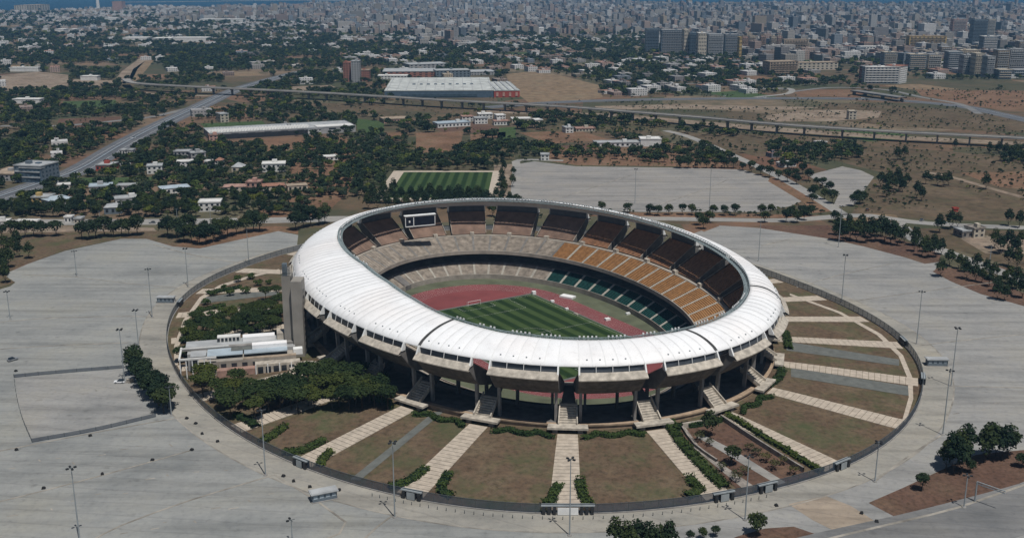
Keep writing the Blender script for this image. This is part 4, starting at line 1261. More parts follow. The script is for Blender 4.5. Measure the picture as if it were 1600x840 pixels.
for k, (x, y) in enumerate(row2):
    tree('round', 'parking_tree', G(x, y), 1.2, 'round tree of the second row, on the stadium side of the boulevard', group='second row behind the stadium')
grove([(1062 + 14 * k, 263 + (k > 6) * (k - 6) * 3.6) for k in range(14)], 'round', 1.05, 'round tree edging the top of the far lot', 'edge_tree')
grove([(1213, 252), (1222, 262), (1232, 268), (1243, 277), (1263, 283), (1275, 290), (1285, 294), (1296, 300), (1272, 305), (1288, 312), (1300, 318), (1270, 318), (1268, 308), (1340, 313), (1334, 322), (1348, 318), (1240, 265), (1254, 272), (1204, 262)], 'round', 1.0, 'round tree lining the road between the two far lots', 'road_tree')
grove([(1308, 376), (1318, 378), (1328, 374), (1338, 378), (1352, 380), (1360, 372), (1368, 378), (1382, 378), (1392, 382), (1402, 384), (1412, 380), (1345, 368), (1376, 370), (1398, 374), (1325, 366), (1310, 368)], 'tall', 1.1, 'dark tree in the long clump edging the right lot')
grove([(1428, 393), (1440, 400), (1450, 403), (1462, 402), (1470, 398), (1446, 394), (1430, 384), (1458, 392)], 'tall', .95, 'dark tree in the small clump at the corner of the right lot')
grove([(1469, 432), (1483, 416), (1498, 420), (1510, 436), (1523, 440), (1534, 442), (1546, 448), (1558, 456), (1568, 448), (1580, 460), (1588, 452), (1596, 466), (1540, 432), (1525, 424), (1507, 425), (1552, 438), (1576, 444), (1570, 470), (1558, 468)], 'tall', .85, 'dark tree on the planted island at the right edge')
grove([(1485, 358), (1467, 364), (1496, 356), (1575, 353), (1592, 356), (1562, 396), (1575, 394), (1586, 396), (1594, 388), (1575, 416), (1588, 420), (1553, 388)], 'tall', 1.0, 'dark tree in the scrub by the right road junction')
grove([(1376, 292), (1386, 296), (1396, 300), (1404, 297), (1410, 300), (1416, 292), (1390, 286), (1402, 286), (1385, 308), (1432, 310), (1440, 314)], 'tall', 1.05, 'dark tree in the clump on the dry field')
grove([(1465, 290), (1474, 292), (1482, 290), (1540, 296), (1446, 288), (1492, 234), (1545, 240), (1580, 252), (1570, 246), (1590, 248), (1560, 240), (1598, 256), (1412, 250), (1402, 250)], 'tall', 1.0, 'lone dark tree on the dry field at right')
grove([(1484, 722), (1496, 726), (1508, 720), (1478, 732), (1490, 740), (1502, 738), (1544, 716), (1556, 712), (1566, 718), (1538, 722), (1574, 714)], 'tall', 1.0, 'dark evergreen in the planted triangle at lower right')
for (x, y, s, lab) in ((1440, 766, .75, 'small round evergreen alone in the planted triangle'), (1516, 738, .6, 'small evergreen right of the big clump in the planted triangle'), (1596, 730, .7, 'small evergreen at the right edge of the planted triangle'),
                       (1183, 836, .9, 'lone round evergreen at the bottom edge right of centre'), (1118, 838, .45, 'small round bush tree left of the lone evergreen'), (1098, 842, .45, 'small bush tree at the bottom edge beside the taller trees'), (1078, 845, .4, 'tiny bush tree nearest the bottom trees')):
    tree('round', 'evergreen_tree', G(x, y), s * 1.15, lab)
for k, (x, y) in enumerate([(960, 858), (978, 862), (995, 858), (1012, 862), (1030, 864), (1045, 866), (985, 872), (1020, 875)]):
    tree('tall', 'evergreen_tree', G(x, y), 1.0, 'tall evergreen cut off by the bottom edge right of the central mast', group='evergreens at the bottom edge')
for (x, y, k, s, lab) in ((1108, 682, 'tall', 1.05, 'big dark tree at the top of the sunken access yard'), (1144, 727, 'round', .95, 'dark round tree in the middle of the access yard'), (1170, 704, 'shrub', 1.0, 'sparse shrub by the stone retaining wall, upper one'),
                          (1196, 722, 'shrub', 1.2, 'sparse tall shrub by the stone retaining wall, middle one'), (1224, 726, 'shrub', 1.0, 'sparse shrub by the stone retaining wall, lower one'), (1164, 742, 'shrub', 1.0, 'thin shrub left of the access drive'), (1108, 696, 'shrub', .9, 'thin shrub below the big dark tree'), (1182, 712, 'shrub', 1.1, 'shrub by the stone retaining wall between upper and middle ones'), (1210, 734, 'shrub', 1.3, 'broad shrub on the bed right of the access drive'), (1240, 742, 'shrub', 1.1, 'shrub at the lower right corner of the access yard'), (1150, 752, 'shrub', 1.2, 'shrub between hedge and access drive near the fence'), (1128, 736, 'shrub', 1.0, 'shrub left of the round tree in the access yard'), (1092, 690, 'shrub', 1.2, 'shrub at the upper left of the access yard')):
    tree(k, 'garden_tree' if k != 'shrub' else 'garden_shrub', GM(x, y), s, lab, 'tree' if k != 'shrub' else 'shrub')
# trees round the practice pitch
grove([(575 + 15 * k, 327 - 0.1 * k) for k in range(14)] + [(582 + 15 * k, 318) for k in range(12)] + [(760, 322), (600, 310), (615, 306)], 'tall', 1.05, 'dense dark tree between the practice pitch and the stadium roof', 'screen_tree')
grove([(785, 290), (786, 300), (785, 310), (784, 278), (788, 268), (802, 276), (801, 292), (796, 318), (785, 262), (776, 262)], 'tall', .75, 'slim dark tree in the strip right of the practice pitch', 'strip_tree')
grove([(672, 265), (688, 266), (700, 267), (715, 265), (743, 266), (762, 265), (756, 264), (655, 264)], 'round', 1.0, 'dark tree behind the far side of the practice pitch', 'screen_tree')

# ---- hedges
def hedge(px, w, h, label, dz=0.0, on_slope=True, cards=9, group=None):
    line = smooth_line([Vector(GM(x, y)) if on_slope else Vector(G(x, y)) for x, y in px], 2.0)
    rs = np.random.default_rng(int(px[0][0] * 7 + px[0][1]))
    P, Nn = [], []
    core = MB()
    a, b = side(line, -w * .36), side(line, w * .36)
    core.grid([[(p.x, p.y, p.z - .2) for p in a], [(p.x, p.y, p.z + h * .8) for p in a], [(p.x, p.y, p.z + h * .8) for p in b], [(p.x, p.y, p.z - .2) for p in b]])
    for i, p in enumerate(line):
        d = (line[min(i + 1, len(line) - 1)] - line[max(i - 1, 0)]); d.z = 0; d.normalize()
        nx = Vector((-d.y, d.x, 0))
        k = int(cards * w * 2.4)
        hh = h * rs.uniform(.8, 1.25)
        for _ in range(k):
            o = rs.uniform(-1, 1); z = rs.uniform(.1, 1) if abs(o) > .8 else rs.uniform(.8, 1.1)
            q = p + d * rs.uniform(-1, 1) + nx * (o * w / 2) + Vector((0, 0, z * hh))
            P.append(q[:]); Nn.append((nx.x * o + rs.normal() * .5, nx.y * o + rs.normal() * .5, .7))
    v, f = leaf_cards(np.array(P), np.array(Nn), .38, rs)
    o = thing('hedge', label, 'hedge', line[0], world_parts=True, group=group)
    core.build('hedge_core', 'oak_leaf', o)
    link('foliage', mesh_np('foliage', v, f, 'hedge_leaf'), o)
SC = [(24.10, 'left of the central portal'), (25.13, 'right of the central portal'), (23.05, 'two petals left of the central portal'), (26.17, 'beside the big tree of the access yard'), (27.2, 'right of the access yard'), (22.0, 'behind the pine grove')]
for tc, lab in SC:
    pts = []
    for k in range(15):
        u = k / 14
        t = tc - 0.34 + 0.68 * u
        s = -0.6 - 2.3 * abs(math.cos(u * math.pi * 2)) * (1 if 0.1 < u < 0.9 else 1.3)
        pts.append(PX(*R(t, s, mound(s))))
    hedge(pts, 2.2, 1.4, 'scalloped green hedge along the stadium plinth, ' + lab, cards=7)
hedge([(1046, 662), (1062, 690), (1085, 716), (1110, 742), (1132, 762)], 4.5, 1.6, 'long green hedge along the right of the path beside the access yard')
hedge([(1138, 650), (1180, 676), (1230, 706), (1282, 738)], 2.6, 1.5, 'long dark hedge along the left of the path right of the access yard')
for px, lab in (([(906, 752), (908, 765), (912, 778), (920, 788)], 'hedge lump right of the central steps near the fence'), ([(872, 760), (866, 770), (862, 782), (852, 788)], 'hedge lump left of the central steps near the fence'),
                ([(700, 742), (692, 756), (690, 768), (704, 776)], 'hedge right of the second path left of centre, by the fence'), ([(664, 734), (650, 745), (634, 755), (612, 762)], 'hedge left of the second path left of centre, by the fence'),
                ([(1078, 748), (1084, 758), (1094, 766), (1074, 776)], 'hedge lump left of the path beside the access yard, by the fence'), ([(505, 690), (482, 702), (460, 708), (446, 708)], 'low hedge left of the path below the pines, by the fence'),
                ([(516, 708), (505, 718), (500, 728)], 'small hedge right of the path below the pines, by the fence'), ([(445, 668), (425, 682), (412, 690)], 'small hedge right of the first path below the grove'), ([(372, 650), (390, 660), (400, 668)], 'green bed between the pine grove and the fence'),
                ([(395, 520), (360, 505), (320, 500), (302, 508)], 'green hedge at the end of the upper left garden path'), ([(350, 478), (310, 488), (300, 494)], 'dark hedge above the upper left garden path'), ([(375, 450), (345, 456), (325, 460)], 'dark hedge at the top left of the garden'),
                ([(1227, 522), (1230, 532), (1232, 545)], 'hedge at the right end of the stadium plinth'), ([(1222, 580), (1216, 592), (1200, 604)], 'hedge under the right stairs of the stadium')):
    hedge(px, 3.8, 1.5, lab, cards=7)

# ================================================================== LIGHT MASTS
def mast(xb, yb, yt, label, heads=4, r=0.22, base=False, group=None):
    p = G(xb, yb)
    ht = 24.0
    # height so that the head appears at yt
    lo, hi = 3, 60
    for _ in range(30):
        ht = (lo + hi) / 2
        if PX(p[0], p[1], ht)[1] > yt: lo = ht
        else: hi = ht
    o = thing('light_mast', label, 'light mast', (p[0], p[1], 0), random.uniform(0, 3), group)
    m = MB(); m.tube([(0, 0, 0), (0, 0, ht * .5), (0, 0, ht)], [r, r * .8, r * .55], 8); m.build('pole', 'steel', o)
    m = MB(); m.tube([(0, 0, -.02), (0, 0, 0.35)], [0.75, .6], 8); m.build('footing', 'concrete_grey', o)
    m = MB()
    m.box((0, 0, ht - .15), (2.2, .12, .12)); m.box((0, 0, ht - .15), (.12, 2.2, .12)); ca_ = m.build('crossarm', 'steel_dark', o)
    for k in range(heads):
        a = math.pi / 2 * k
        m = MB(); m.box((math.cos(a) * 1.05, math.sin(a) * 1.05, ht - .1), (.75, .5, .4), a); m.build('lamp_head', 'lamp_dark', ca_)
    if base:
        m = MB(); m.box((1.6, -1.2, .8), (2.2, 1.6, 1.6)); m.build('switch_cabinet', 'concrete_pale', o)
    return o
MASTS = [(125, 846, 730, 'tall light mast at the lower left corner'), (195, 598, 514, 'tall mast with cabinet at the corner of the fenced lot'), (120, 432, 392, 'light mast far back in the left lot'), (238, 496, 420, 'light mast beside the kiosk of the left lot'),
         (217, 545, 484, 'light mast left of the ring road, above the tree row'), (294, 448, 388, 'light mast at the back of the left lot near the fence'), (389, 413, 358, 'light mast behind the left fence end'), (16, 499, 455, 'light mast at the far left edge of the lot'),
         (415, 742, 640, 'light mast on the ring road at lower left'), (617, 808, 690, 'light mast on the ring road left of centre'), (890, 836, 716, 'light mast on the axis of the central path'), (1164, 812, 712, 'light mast on the ring road right of centre'),
         (1367, 752, 690, 'light mast by the forecourt at lower right'), (1473, 679, 578, 'light mast on the right ring road'), (1486, 603, 512, 'light mast right of the kiosk in the right lot'), (1432, 537, 455, 'light mast in the middle of the right lot'),
         (1315, 472, 398, 'light mast behind the right fence'), (1185, 408, 346, 'light mast behind the right end of the roof'), (1506, 792, 742, 'short light mast in the planted triangle'), (457, 848, 811, 'twin head lamp cut off by the bottom edge'),
         (992, 318, 264, 'thin light mast in the far lot behind the stadium'), (1108, 330, 262, 'second thin light mast in the far lot'), (1310, 386, 322, 'light mast by the trees of the right lot'), (268, 649, 604, 'light mast at the end of the clipped tree row'), (158, 360, 330, 'lamp post on the boulevard at left'), (278, 358, 326, 'lamp post on the boulevard left of the clump'), (330, 358, 324, 'lamp post on the boulevard behind the clump'), (1546, 412, 384, 'lamp post at the right road junction')]
for q in MASTS:
    mast(q[0], q[1], q[2], q[3], 2 if 'post' in q[3] or 'twin' in q[3] else 4, base='cabinet' in q[3])

# ================================================================== TICKET KIOSKS
def kiosk(x, y, l, label, rz):
    o = thing('ticket_kiosk', label, 'kiosk', G(x, y), rz)
    m = MB(); m.box((0, 0, .12), (l + .6, 3.6, .24)); m.build('base', 'concrete_grey', o)
    m = MB(); m.box((0, 0, 1.45), (l, 2.9, 2.4)); bd_ = m.build('body', 'wall_slate', o)
    m = MB(); m.box((0, 0, 2.8), (l + .9, 3.9, .3)); m.box((0, 0, 3.0), (l + .3, 3.2, .15)); m.build('roof', 'roof_grey', o)
    k = max(3, int(l / 1.8))
    wm = MB(); wm.box((0, 0, 0), (1.2, .08, 1.1)); wme = wm.mesh('window', 'roof_blue')
    for i in range(k):
        for s in (-1, 1):
            link('window', wme, bd_, (-l / 2 + l * (i + .5) / k, s * 1.46, 1.7))
    m = MB(); m.box((l / 2 + .02, 0, 1.3), (.1, 1.1, 2.1)); m.build('door', 'white_paint', bd_)
kiosk(506, 779, 7.5, 'blue grey ticket kiosk on the lower left lot', 0.42)
kiosk(260, 472, 8.0, 'small ticket kiosk by the left ring road', -0.05)
kiosk(1463, 570, 8.0, 'white roofed ticket kiosk in the right lot', -0.05)
# bollard stones lying along the kerbs of the left lots
st = MB(); st.prism([(-.6, -.5, 0), (.6, -.5, 0), (.7, .5, 0), (-.5, .6, 0)], [(-.4, -.35, .7), (.45, -.3, .75), (.45, .35, .65), (-.35, .4, .7)])
stm = st.mesh('stone_block', 'rubber_black')
for k, (x, y) in enumerate([(26, 703), (141, 681), (68, 763), (160, 741), (238, 719), (300, 703), (292, 654), (306, 662), (316, 678), (340, 690), (443, 744), (459, 752), (484, 761), (530, 766), (25, 580), (1213, 790), (1346, 802), (1370, 815)]):
    tag(link('stone_block', stm, None, G(x, y), random.uniform(0, 3)), 'small dark stone block on the paving beside the ring road', 'stone block', 'dark blocks on the paving')

# ================================================================== FENCED LOT ON THE LEFT
fl_lot = thing('lot_fence', 'dark low mesh fence round the rectangular left lot', 'fence', G(120, 640), world_parts=True)
cor = [G(22, 590), G(60, 586), G(120, 581), G(194, 575)], [G(22, 590), G(26, 620), G(35, 655), G(50, 691)], [G(50, 691), G(150, 673), G(244, 651)]
for l in cor:
    line = smooth_line(l, 5.0)
    for p, q in zip(line[:-1], line[1:]):
        m = MB(); m.add([(p.x, p.y, .1), (q.x, q.y, .1), (q.x, q.y, 1.5), (p.x, p.y, 1.5)], [(0, 1, 2, 3)]); m.build('fence_panel', 'fence_mesh', fl_lot)
        m = MB(); m.box((p.x, p.y, .8), (.12, .12, 1.6)); m.build('fence_post', 'steel_dark', fl_lot)
lot('parking_bay', [(24, 590), (60, 587), (120, 582), (194, 576), (206, 600), (222, 628), (243, 650), (150, 672), (52, 690), (36, 655), (27, 620)], 'lot_right', 0.03, False)

# ================================================================== TOWER AND OFFICE BLOCK
tw = thing('service_tower', 'tall twin slab concrete service tower at the left end of the stadium', 'tower', G(458, 556), world_parts=True)
def slab(x0, x1, yb, yt, depth, mat, name, yaw=0.0):
    a, b = Vector(G(x0, yb, 1.5)), Vector(G(x1, yb, 1.5))
    d = (b - a).normalized(); nn = Vector((-d.y, d.x, 0))
    if nn.y < 0: nn = -nn
    lo, hi = 5, 60
    for _ in range(30):
        h = (lo + hi) / 2
        if PX(a.x, a.y, h)[1] > yt: lo = h
        else: hi = h
    m = MB()
    q = [a, b, b + nn * depth, a + nn * depth]
    m.prism([(p.x, p.y, 0) for p in q], [(p.x, p.y, h) for p in q])
    m.build(name, mat, tw)
    return h, q
h1, q1 = slab(446.5, 460.0, 556, 432, 6.5, 'tower_concrete', 'slab')
h2, q2 = slab(460.3, 476.5, 560, 440, 7.5, 'tower_concrete', 'slab')
slab(457, 464, 548, 437, 4, 'concrete_dark', 'core')
m = MB()
for k in range(7):
    p = q1[0] + (q1[1] - q1[0]) * (k / 6)
    m.tube([(p.x, p.y, h1), (p.x, p.y, h1 + 4)], .09, 4)
    m.tube([(p.x, p.y + 4, h1), (p.x, p.y + 4, h1 + 4)], .09, 4)
for z in (1.2, 2.6, 4.0):
    m.tube([(q1[0].x, q1[0].y, h1 + z), (q1[1].x, q1[1].y, h1 + z)], .09, 4)
    m.tube([(q1[0].x, q1[0].y + 4, h1 + z), (q1[1].x, q1[1].y, h1 + z * .6)], .09, 4)
m.build('roof_frame', 'steel_dark', tw)
m = MB(); m.box((q1[0].x + 1.2, q1[0].y + 2, h1 + 2.5), (1.8, 1.8, 5)); m.build('lift_house', 'wall_slate', tw)
for k in range(11):
    m = MB()
    z = 3 + k * (h2 - 5) / 11
    m.box(((q2[1].x + q2[2].x) / 2 + .05, (q2[1].y + q2[2].y) / 2, z), (.1, 1.6, 1.1))
    m.build('slot_window', 'lamp_dark', tw)
m = MB(); p = G(478, 572, 3); m.tube([(p[0], p[1], 0.5), (p[0], p[1], 3.0)], [6.5, 6.5], 20); m.build('base_drum', 'concrete_pale', tw)

of = thing('office_block', 'long low office block with white frames and pale metal roofs beside the tower', 'building', GM(380, 590), world_parts=True)
ax = Vector(GM(285, 585)); bx = Vector(GM(468, 562)); 
od = (bx - ax); od.z = 0; OL = od.length; od.normalize(); on = Vector((-od.y, od.x, 0))
def OB(name, u0, u1, v0, v1, z0, z1, mat):
    m = MB()
    q = [ax + od * (u * OL) + on * v for u, v in ((u0, v0), (u1, v0), (u1, v1), (u0, v1))]
    m.prism([(p.x, p.y, z0) for p in q], [(p.x, p.y, z1) for p in q])
    return m.build(name, mat, of)
OB('wing', 0.14, 0.97, -5.5, 2.0, 0.5, 6.3, 'concrete'); OB('wing', 0.05, 0.97, 2.2, 15, 0.5, 7.6, 'wall_grey'); OB('wing', 0.62, 1.0, -9.5, -5.6, 0.5, 5.2, 'concrete_pale')
OB('roof_slab', 0.03, 1.0, 8.0, 16, 7.6, 8.3, 'roof_grey'); OB('roof_slab', 0.0, 0.98, 5.5, 7.8, 7.7, 8.5, 'concrete_grey')
OB('metal_roof', 0.22, 0.52, -3.0, 5.2, 7.62, 8.0, 'roof_blue'); OB('metal_roof', 0.53, 0.90, -3.2, 5.2, 7.65, 8.1, 'roof_blue'); OB('metal_roof', 0.08, 0.21, -2.0, 5.0, 7.6, 7.9, 'roof_grey')
OB('terrace', 0.30, 0.62, -9.0, -5.6, 0.5, 3.6, 'roof_pink'); OB('terrace', 0.52, 0.97, -5.4, -3.3, 6.3, 6.6, 'roof_tan')
OB('skylight', 0.60, 0.90, 1.5, 5.0, 8.1, 9.6, 'membrane'); OB('skylight', 0.52, 0.80, 11.0, 15.0, 8.3, 10.0, 'membrane'); OB('skylight', 0.30, 0.50, 12.0, 15.5, 8.3, 10.4, 'wall_white')
OB('plant_room', 0.82, 0.98, 10, 15.5, 8.3, 11.0, 'concrete_pale'); OB('dark_roof', 0.42, 0.60, 1.0, 4.8, 8.05, 8.25, 'asphalt_dark')
for k in range(9):
    u = 0.155 + 0.80 * k / 9
    OB('window', u, u + 0.045, -5.62, -5.45, 2.0, 5.2, 'glass_dark')
for k in range(6):
    u = 0.30 + 0.2 * k / 6
    OB('window', u, u + 0.022, 11.8, 11.95, 8.7, 10.0, 'glass_dark')
for k in range(5):
    u = 0.64 + 0.33 * k / 5
    OB('window', u, u + 0.045, -9.65, -9.45, 1.5, 4.2, 'glass_dark')
for k in range(6):
    u = -0.005 + 0.05 * k
    OB('frame_column', u, u + 0.008, -6.2, -5.6, 0.3, 8.0, 'white_paint')
OB('frame_beam', -0.01, 0.30, -6.3, -5.6, 8.0, 8.7, 'wall_white'); OB('frame_beam', -0.012, 0.004, -6.0, 8.0, 8.02, 8.72, 'wall_white'); OB('frame_beam', -0.01, 0.40, 5.4, 5.9, 8.55, 9.0, 'wall_white')
for k in range(4):
    OB('frame_column', 0.62 + 0.1 * k, 0.628 + 0.1 * k, -9.9, -9.6, 0.3, 5.2, 'white_paint')
OB('bridge', 0.95, 1.03, -2, 1.0, 5.5, 7.8, 'white_paint')

# overhead sign gantry on the slip road
gp, gq = Vector(G(1523, 783)), Vector(G(1567, 799))
gy = thing('sign_gantry', 'grey cantilever sign gantry beside the slip road at lower right', 'gantry', gp, world_parts=True)
m = MB(); m.tube([gp, gp + Vector((0, 0, 6.5))], .25, 6); m.build('leg', 'steel', gy)
m = MB()
for dz in (5.9, 6.6):
    m.tube([gp + Vector((0, 0, dz)), gq + Vector((0, 0, dz))], .16, 5)
for k in range(8):
    m.tube([gp.lerp(gq, k / 8) + Vector((0, 0, 5.9)), gp.lerp(gq, (k + 1) / 8) + Vector((0, 0, 6.6))], .09, 4)
m.build('beam', 'steel', gy)
# ================================================================== VIADUCT
VZ = 9.0
vpx = [(196, 123), (203, 128), (222, 131), (290, 135), (400, 140), (500, 145), (600, 151), (700, 157), (800, 162), (900, 168), (1000, 176), (1100, 184), (1200, 193), (1300, 200), (1400, 206), (1500, 211), (1620, 217), (1760, 224)]
vl = smooth_line([Vector(G(x, y, VZ)) for x, y in vpx], 9.0)
via = thing('viaduct', 'long concrete road viaduct on piers crossing the plain', 'viaduct', (vl[60].x, vl[60].y, 0), world_parts=True)
m = MB()
w = 6.0
A, B = side(vl, -w), side(vl, w); A2, B2 = side(vl, -w + .4), side(vl, w - .4); A3_, B3_ = side(vl, -3), side(vl, 3)
m.grid([[(p.x, p.y, VZ - 1.0) for p in A3_], [(p.x, p.y, VZ - .5) for p in A], [(p.x, p.y, VZ + .9) for p in A], [(p.x, p.y, VZ + .9) for p in A2], [(p.x, p.y, VZ) for p in A2], [(p.x, p.y, VZ) for p in B2], [(p.x, p.y, VZ + .9) for p in B2], [(p.x, p.y, VZ + .9) for p in B], [(p.x, p.y, VZ - .5) for p in B], [(p.x, p.y, VZ - 1.0) for p in B3_]])
m.build('deck', 'road_pale', via)
acc = 0
for i in range(1, len(vl)):
    acc += (vl[i] - vl[i - 1]).length
    if acc > 27 and vl[i].x > -430:
        acc = 0
        p = vl[i]; d = (vl[i] - vl[i - 1]).normalized(); rz = math.atan2(d.y, d.x)
        m = MB(); m.box((p.x, p.y, VZ / 2 - .8), (1.6, 3.4, VZ - 1.2), rz); m.box((p.x, p.y, VZ - 1.5), (1.9, 7.4, 1.2), rz); m.build('pier', 'concrete_grey', via)
aa, bb = side(vl, -12), side(vl, 12)
EXCL.append([(p.x, p.y) for p in aa] + [(p.x, p.y) for p in reversed(bb)])
# overpass at right, dark underneath
ov = thing('overpass', 'low road overpass with a dark opening behind the viaduct', 'bridge', G(1370, 150), world_parts=True)
op = [Vector(G(x, y, 5)) for x, y in ((1335, 142), (1370, 147), (1410, 153))]
ol = smooth_line(op, 10)
m = MB(); a, b = side(ol, -7), side(ol, 7); m.grid([[(p.x, p.y, 4.2) for p in a], [(p.x, p.y, 6) for p in a], [(p.x, p.y, 6) for p in b], [(p.x, p.y, 4.2) for p in b]]); m.build('deck', 'road', ov)
for u in (0.0, .33, .66, 1.0):
    p = ol[int(u * (len(ol) - 1))]
    m = MB(); m.box((p.x, p.y, 2.2), (1.2, 11, 4.4)); m.build('pier', 'concrete_dark', ov)

# ================================================================== BUILDINGS
_wm = {}
def win_mesh(mat):
    if mat not in _wm:
        b = MB(); b.box((0, 0, 0), (1, 1, 1)); _wm[mat] = b.mesh('window', mat)
    return _wm[mat]
def facade_block(name, x0, x1, y0, y1, z1, z0=0.0):
    pass
COLS = {'wall_white': (.60, .59, .56)}
def block(x0, y0, x1, y1, h, depth, wall, roof, label, name='house', cat='house', group=None, floors=None, hip=0.0, wins=True, over=.35, z0=0.0, bands=False, win='glass_dark', chimney=False):
    a, b = Vector(G(x0, y0, z0)), Vector(G(x1, y1, z0))
    d = b - a; L = d.length; rz = math.atan2(d.y, d.x)
    c = (a + b) / 2 + Vector((-math.sin(rz), math.cos(rz), 0)) * depth / 2
    o = thing(name, label, cat, (c.x, c.y, 0), rz, group)
    m = MB(); m.box((0, 0, h / 2), (L, depth, h)); m.build('wall', wall, o)
    m = MB()
    if hip:
        e = over
        x, y = L / 2 + e, depth / 2 + e
        k = min(x, y) * .9
        rx = max(x - k, .05); ry = max(y - k, .05)
        m.prism([(-x, -y, h), (x, -y, h), (x, y, h), (-x, y, h)], [(-rx, -ry, h + hip), (rx, -ry, h + hip), (rx, ry, h + hip), (-rx, ry, h + hip)])
        rf = m.build('roof', roof, o)
        if chimney:
            m = MB(); m.box((L * .2, 0, h + hip * .9), (.9, .9, 1.6)); m.build('chimney', 'wall_white', rf)
    else:
        m.box((0, 0, h + .12), (L + over * 2, depth + over * 2, .28))
        for sx, sy, wx, wy in ((0, -depth / 2 - over + .15, L + over * 2, .3), (0, depth / 2 + over - .15, L + over * 2, .3), (-L / 2 - over + .15, 0, .3, depth), (L / 2 + over - .15, 0, .3, depth)):
            m.box((sx, sy, h + .55), (wx, wy, .6))
        rf = m.build('roof', roof, o)
        if random.random() < .6 and L > 8:
            m = MB(); m.box((L * random.uniform(-.25, .25), depth * random.uniform(-.1, .25), h + 1.4), (min(4, L * .3), min(3.5, depth * .35), 2.4)); m.build('roof_house', wall, rf)
    if wins:
        fl = floors or max(1, int(round(h / 3.3)))
        n = max(2, min(9, int(L / 3.2)))
        ns = max(1, min(5, int(depth / 3.6)))
        me = win_mesh(win)
        for f in range(fl):
            z = h * (f + .52) / fl
            for k in range(n):
                link('window', me, o, (-L / 2 + L * (k + .5) / n, -depth / 2 - .02, z), 0, (L / n * .45, .12, h / fl * .45))
            for k in range(ns):
                for s in (-1, 1):
                    link('window', me, o, (s * (L / 2 + .02), -depth / 2 + depth * (k + .5) / ns, z), 0, (.12, depth / ns * .42, h / fl * .45))
    if bands:
        fl = max(2, int(h / 3.2))
        for f in range(1, fl):
            m = MB(); m.box((0, -depth / 2 - .5, h * f / fl), (L * .92, 1.0, .9)); m.build('balcony', roof, o)
    EXCL.append([(c.x + (sx * (L / 2 + 3)) * math.cos(rz) - sy * (depth / 2 + 3) * math.sin(rz), c.y + sx * (L / 2 + 3) * math.sin(rz) + sy * (depth / 2 + 3) * math.cos(rz)) for sx, sy in ((-1, -1), (1, -1), (1, 1), (-1, 1))])
    # keep a little open ground before the house so that it shows between the trees
    EXCL.append([(c.x + sx * L * .42, c.y - depth / 2 - dd) for sx, dd in ((-1, 0), (1, 0), (1, 16), (-1, 16))])
    return o
BL = block
# --- villas and sheds behind the left boulevard
BL(24, 284, 66, 286, 12.5, 22, 'wall_slate', 'roof_grey', 'blue grey office building with window bands at far left', 'office_building', 'building', win='glass_blue', bands=True)
BL(66, 286, 92, 278, 11, 18, 'wall_blue', 'roof_grey', 'dark glass wing on the right of the far left office building', 'office_building', 'building', win='glass_blue')
BL(-20, 282, 22, 283, 5, 30, 'wall_grey', 'roof_tan', 'long low tan roofed shed at the left edge', 'shed', 'shed')
BL(150, 267, 176, 267, 4.5, 14, 'red_panel', 'roof_grey', 'low red walled building beside the highway', 'shop_building', 'building')
BL(90, 296, 110, 295, 3, 7, 'wall_white', 'wall_white', 'small white flat house between highway and boulevard', 'house')
BL(140, 301, 176, 299, 4, 12, 'wall_grey', 'roof_blue', 'lilac grey roofed low house above the yellow one', 'house')
BL(183, 297, 217, 296, 3, 8, 'wall_white', 'roof_grey', 'narrow white low house right of the lilac roof', 'house')
BL(50, 320, 76, 320, 5.0, 12, 'wall_yellow', 'roof_grey', 'yellow walled house with pale flat roof near the boulevard', 'house')
BL(80, 324, 116, 318, 4.2, 17, 'wall_grey', 'roof_blue', 'long house with blue grey pitched roof right of the yellow house', 'house', hip=1.6)
BL(163, 335, 191, 334, 4.5, 13, 'wall_slate', 'roof_grey', 'green and grey house nearest the boulevard', 'house', hip=1.6)
BL(181, 322, 218, 319, 4.5, 11, 'wall_white', 'roof_grey', 'white house with broad pale roof behind the green one', 'house')
BL(101, 348, 112, 348, 3.5, 5, 'wall_white', 'wall_white', 'small white gatehouse at the boulevard', 'gatehouse', 'house')
BL(116, 349, 127, 349, 2.8, 6, 'wall_cream', 'roof_grey', 'small cream hut right of the white gatehouse', 'hut', 'house')
BL(25, 351, 58, 351, 2.0, 5, 'wall_white', 'wall_white', 'row of white market tents at the left boulevard', 'market_tent', 'tent', wins=False)
BL(-14, 353, 14, 352, 2.6, 6, 'wall_white', 'wall_white', 'white tent cut by the left edge', 'market_tent', 'tent', wins=False)
BL(187, 244, 196, 244, 5, 8, 'wall_white', 'roof_grey', 'narrow white house right beside the highway, left of a pair', 'house')
BL(199, 243, 208, 243, 4.5, 8, 'wall_white', 'roof_grey', 'narrow white house right beside the highway, right of a pair', 'house')
BL(190, 267, 205, 266, 4, 9, 'wall_white', 'wall_white', 'white bungalow right of the red building', 'house')
BL(230, 272, 254, 271, 6, 11, 'wall_white', 'roof_grey', 'white two storey villa with dark openings right of the bungalow', 'villa')
BL(272, 248, 296, 248, 6, 10, 'wall_grey', 'roof_grey', 'grey modern double villa, left half', 'villa')
BL(299, 250, 322, 248, 5.5, 10, 'wall_grey', 'roof_grey', 'grey modern double villa, right half', 'villa')
BL(277, 263, 303, 262, 5, 9, 'wall_white', 'wall_white', 'white villa in front of the grey double villa', 'villa')
BL(320, 262, 330, 262, 5, 7, 'wall_white', 'wall_white', 'slim white house right of the white villa', 'house')
BL(336, 262, 347, 262, 6, 8, 'wall_white', 'roof_tile', 'white house with a terracotta roof', 'house', hip=1.8)
BL(362, 269, 380, 269, 4.2, 10, 'wall_cream', 'roof_grey', 'house with a grey pyramid roof', 'house', hip=3.0)
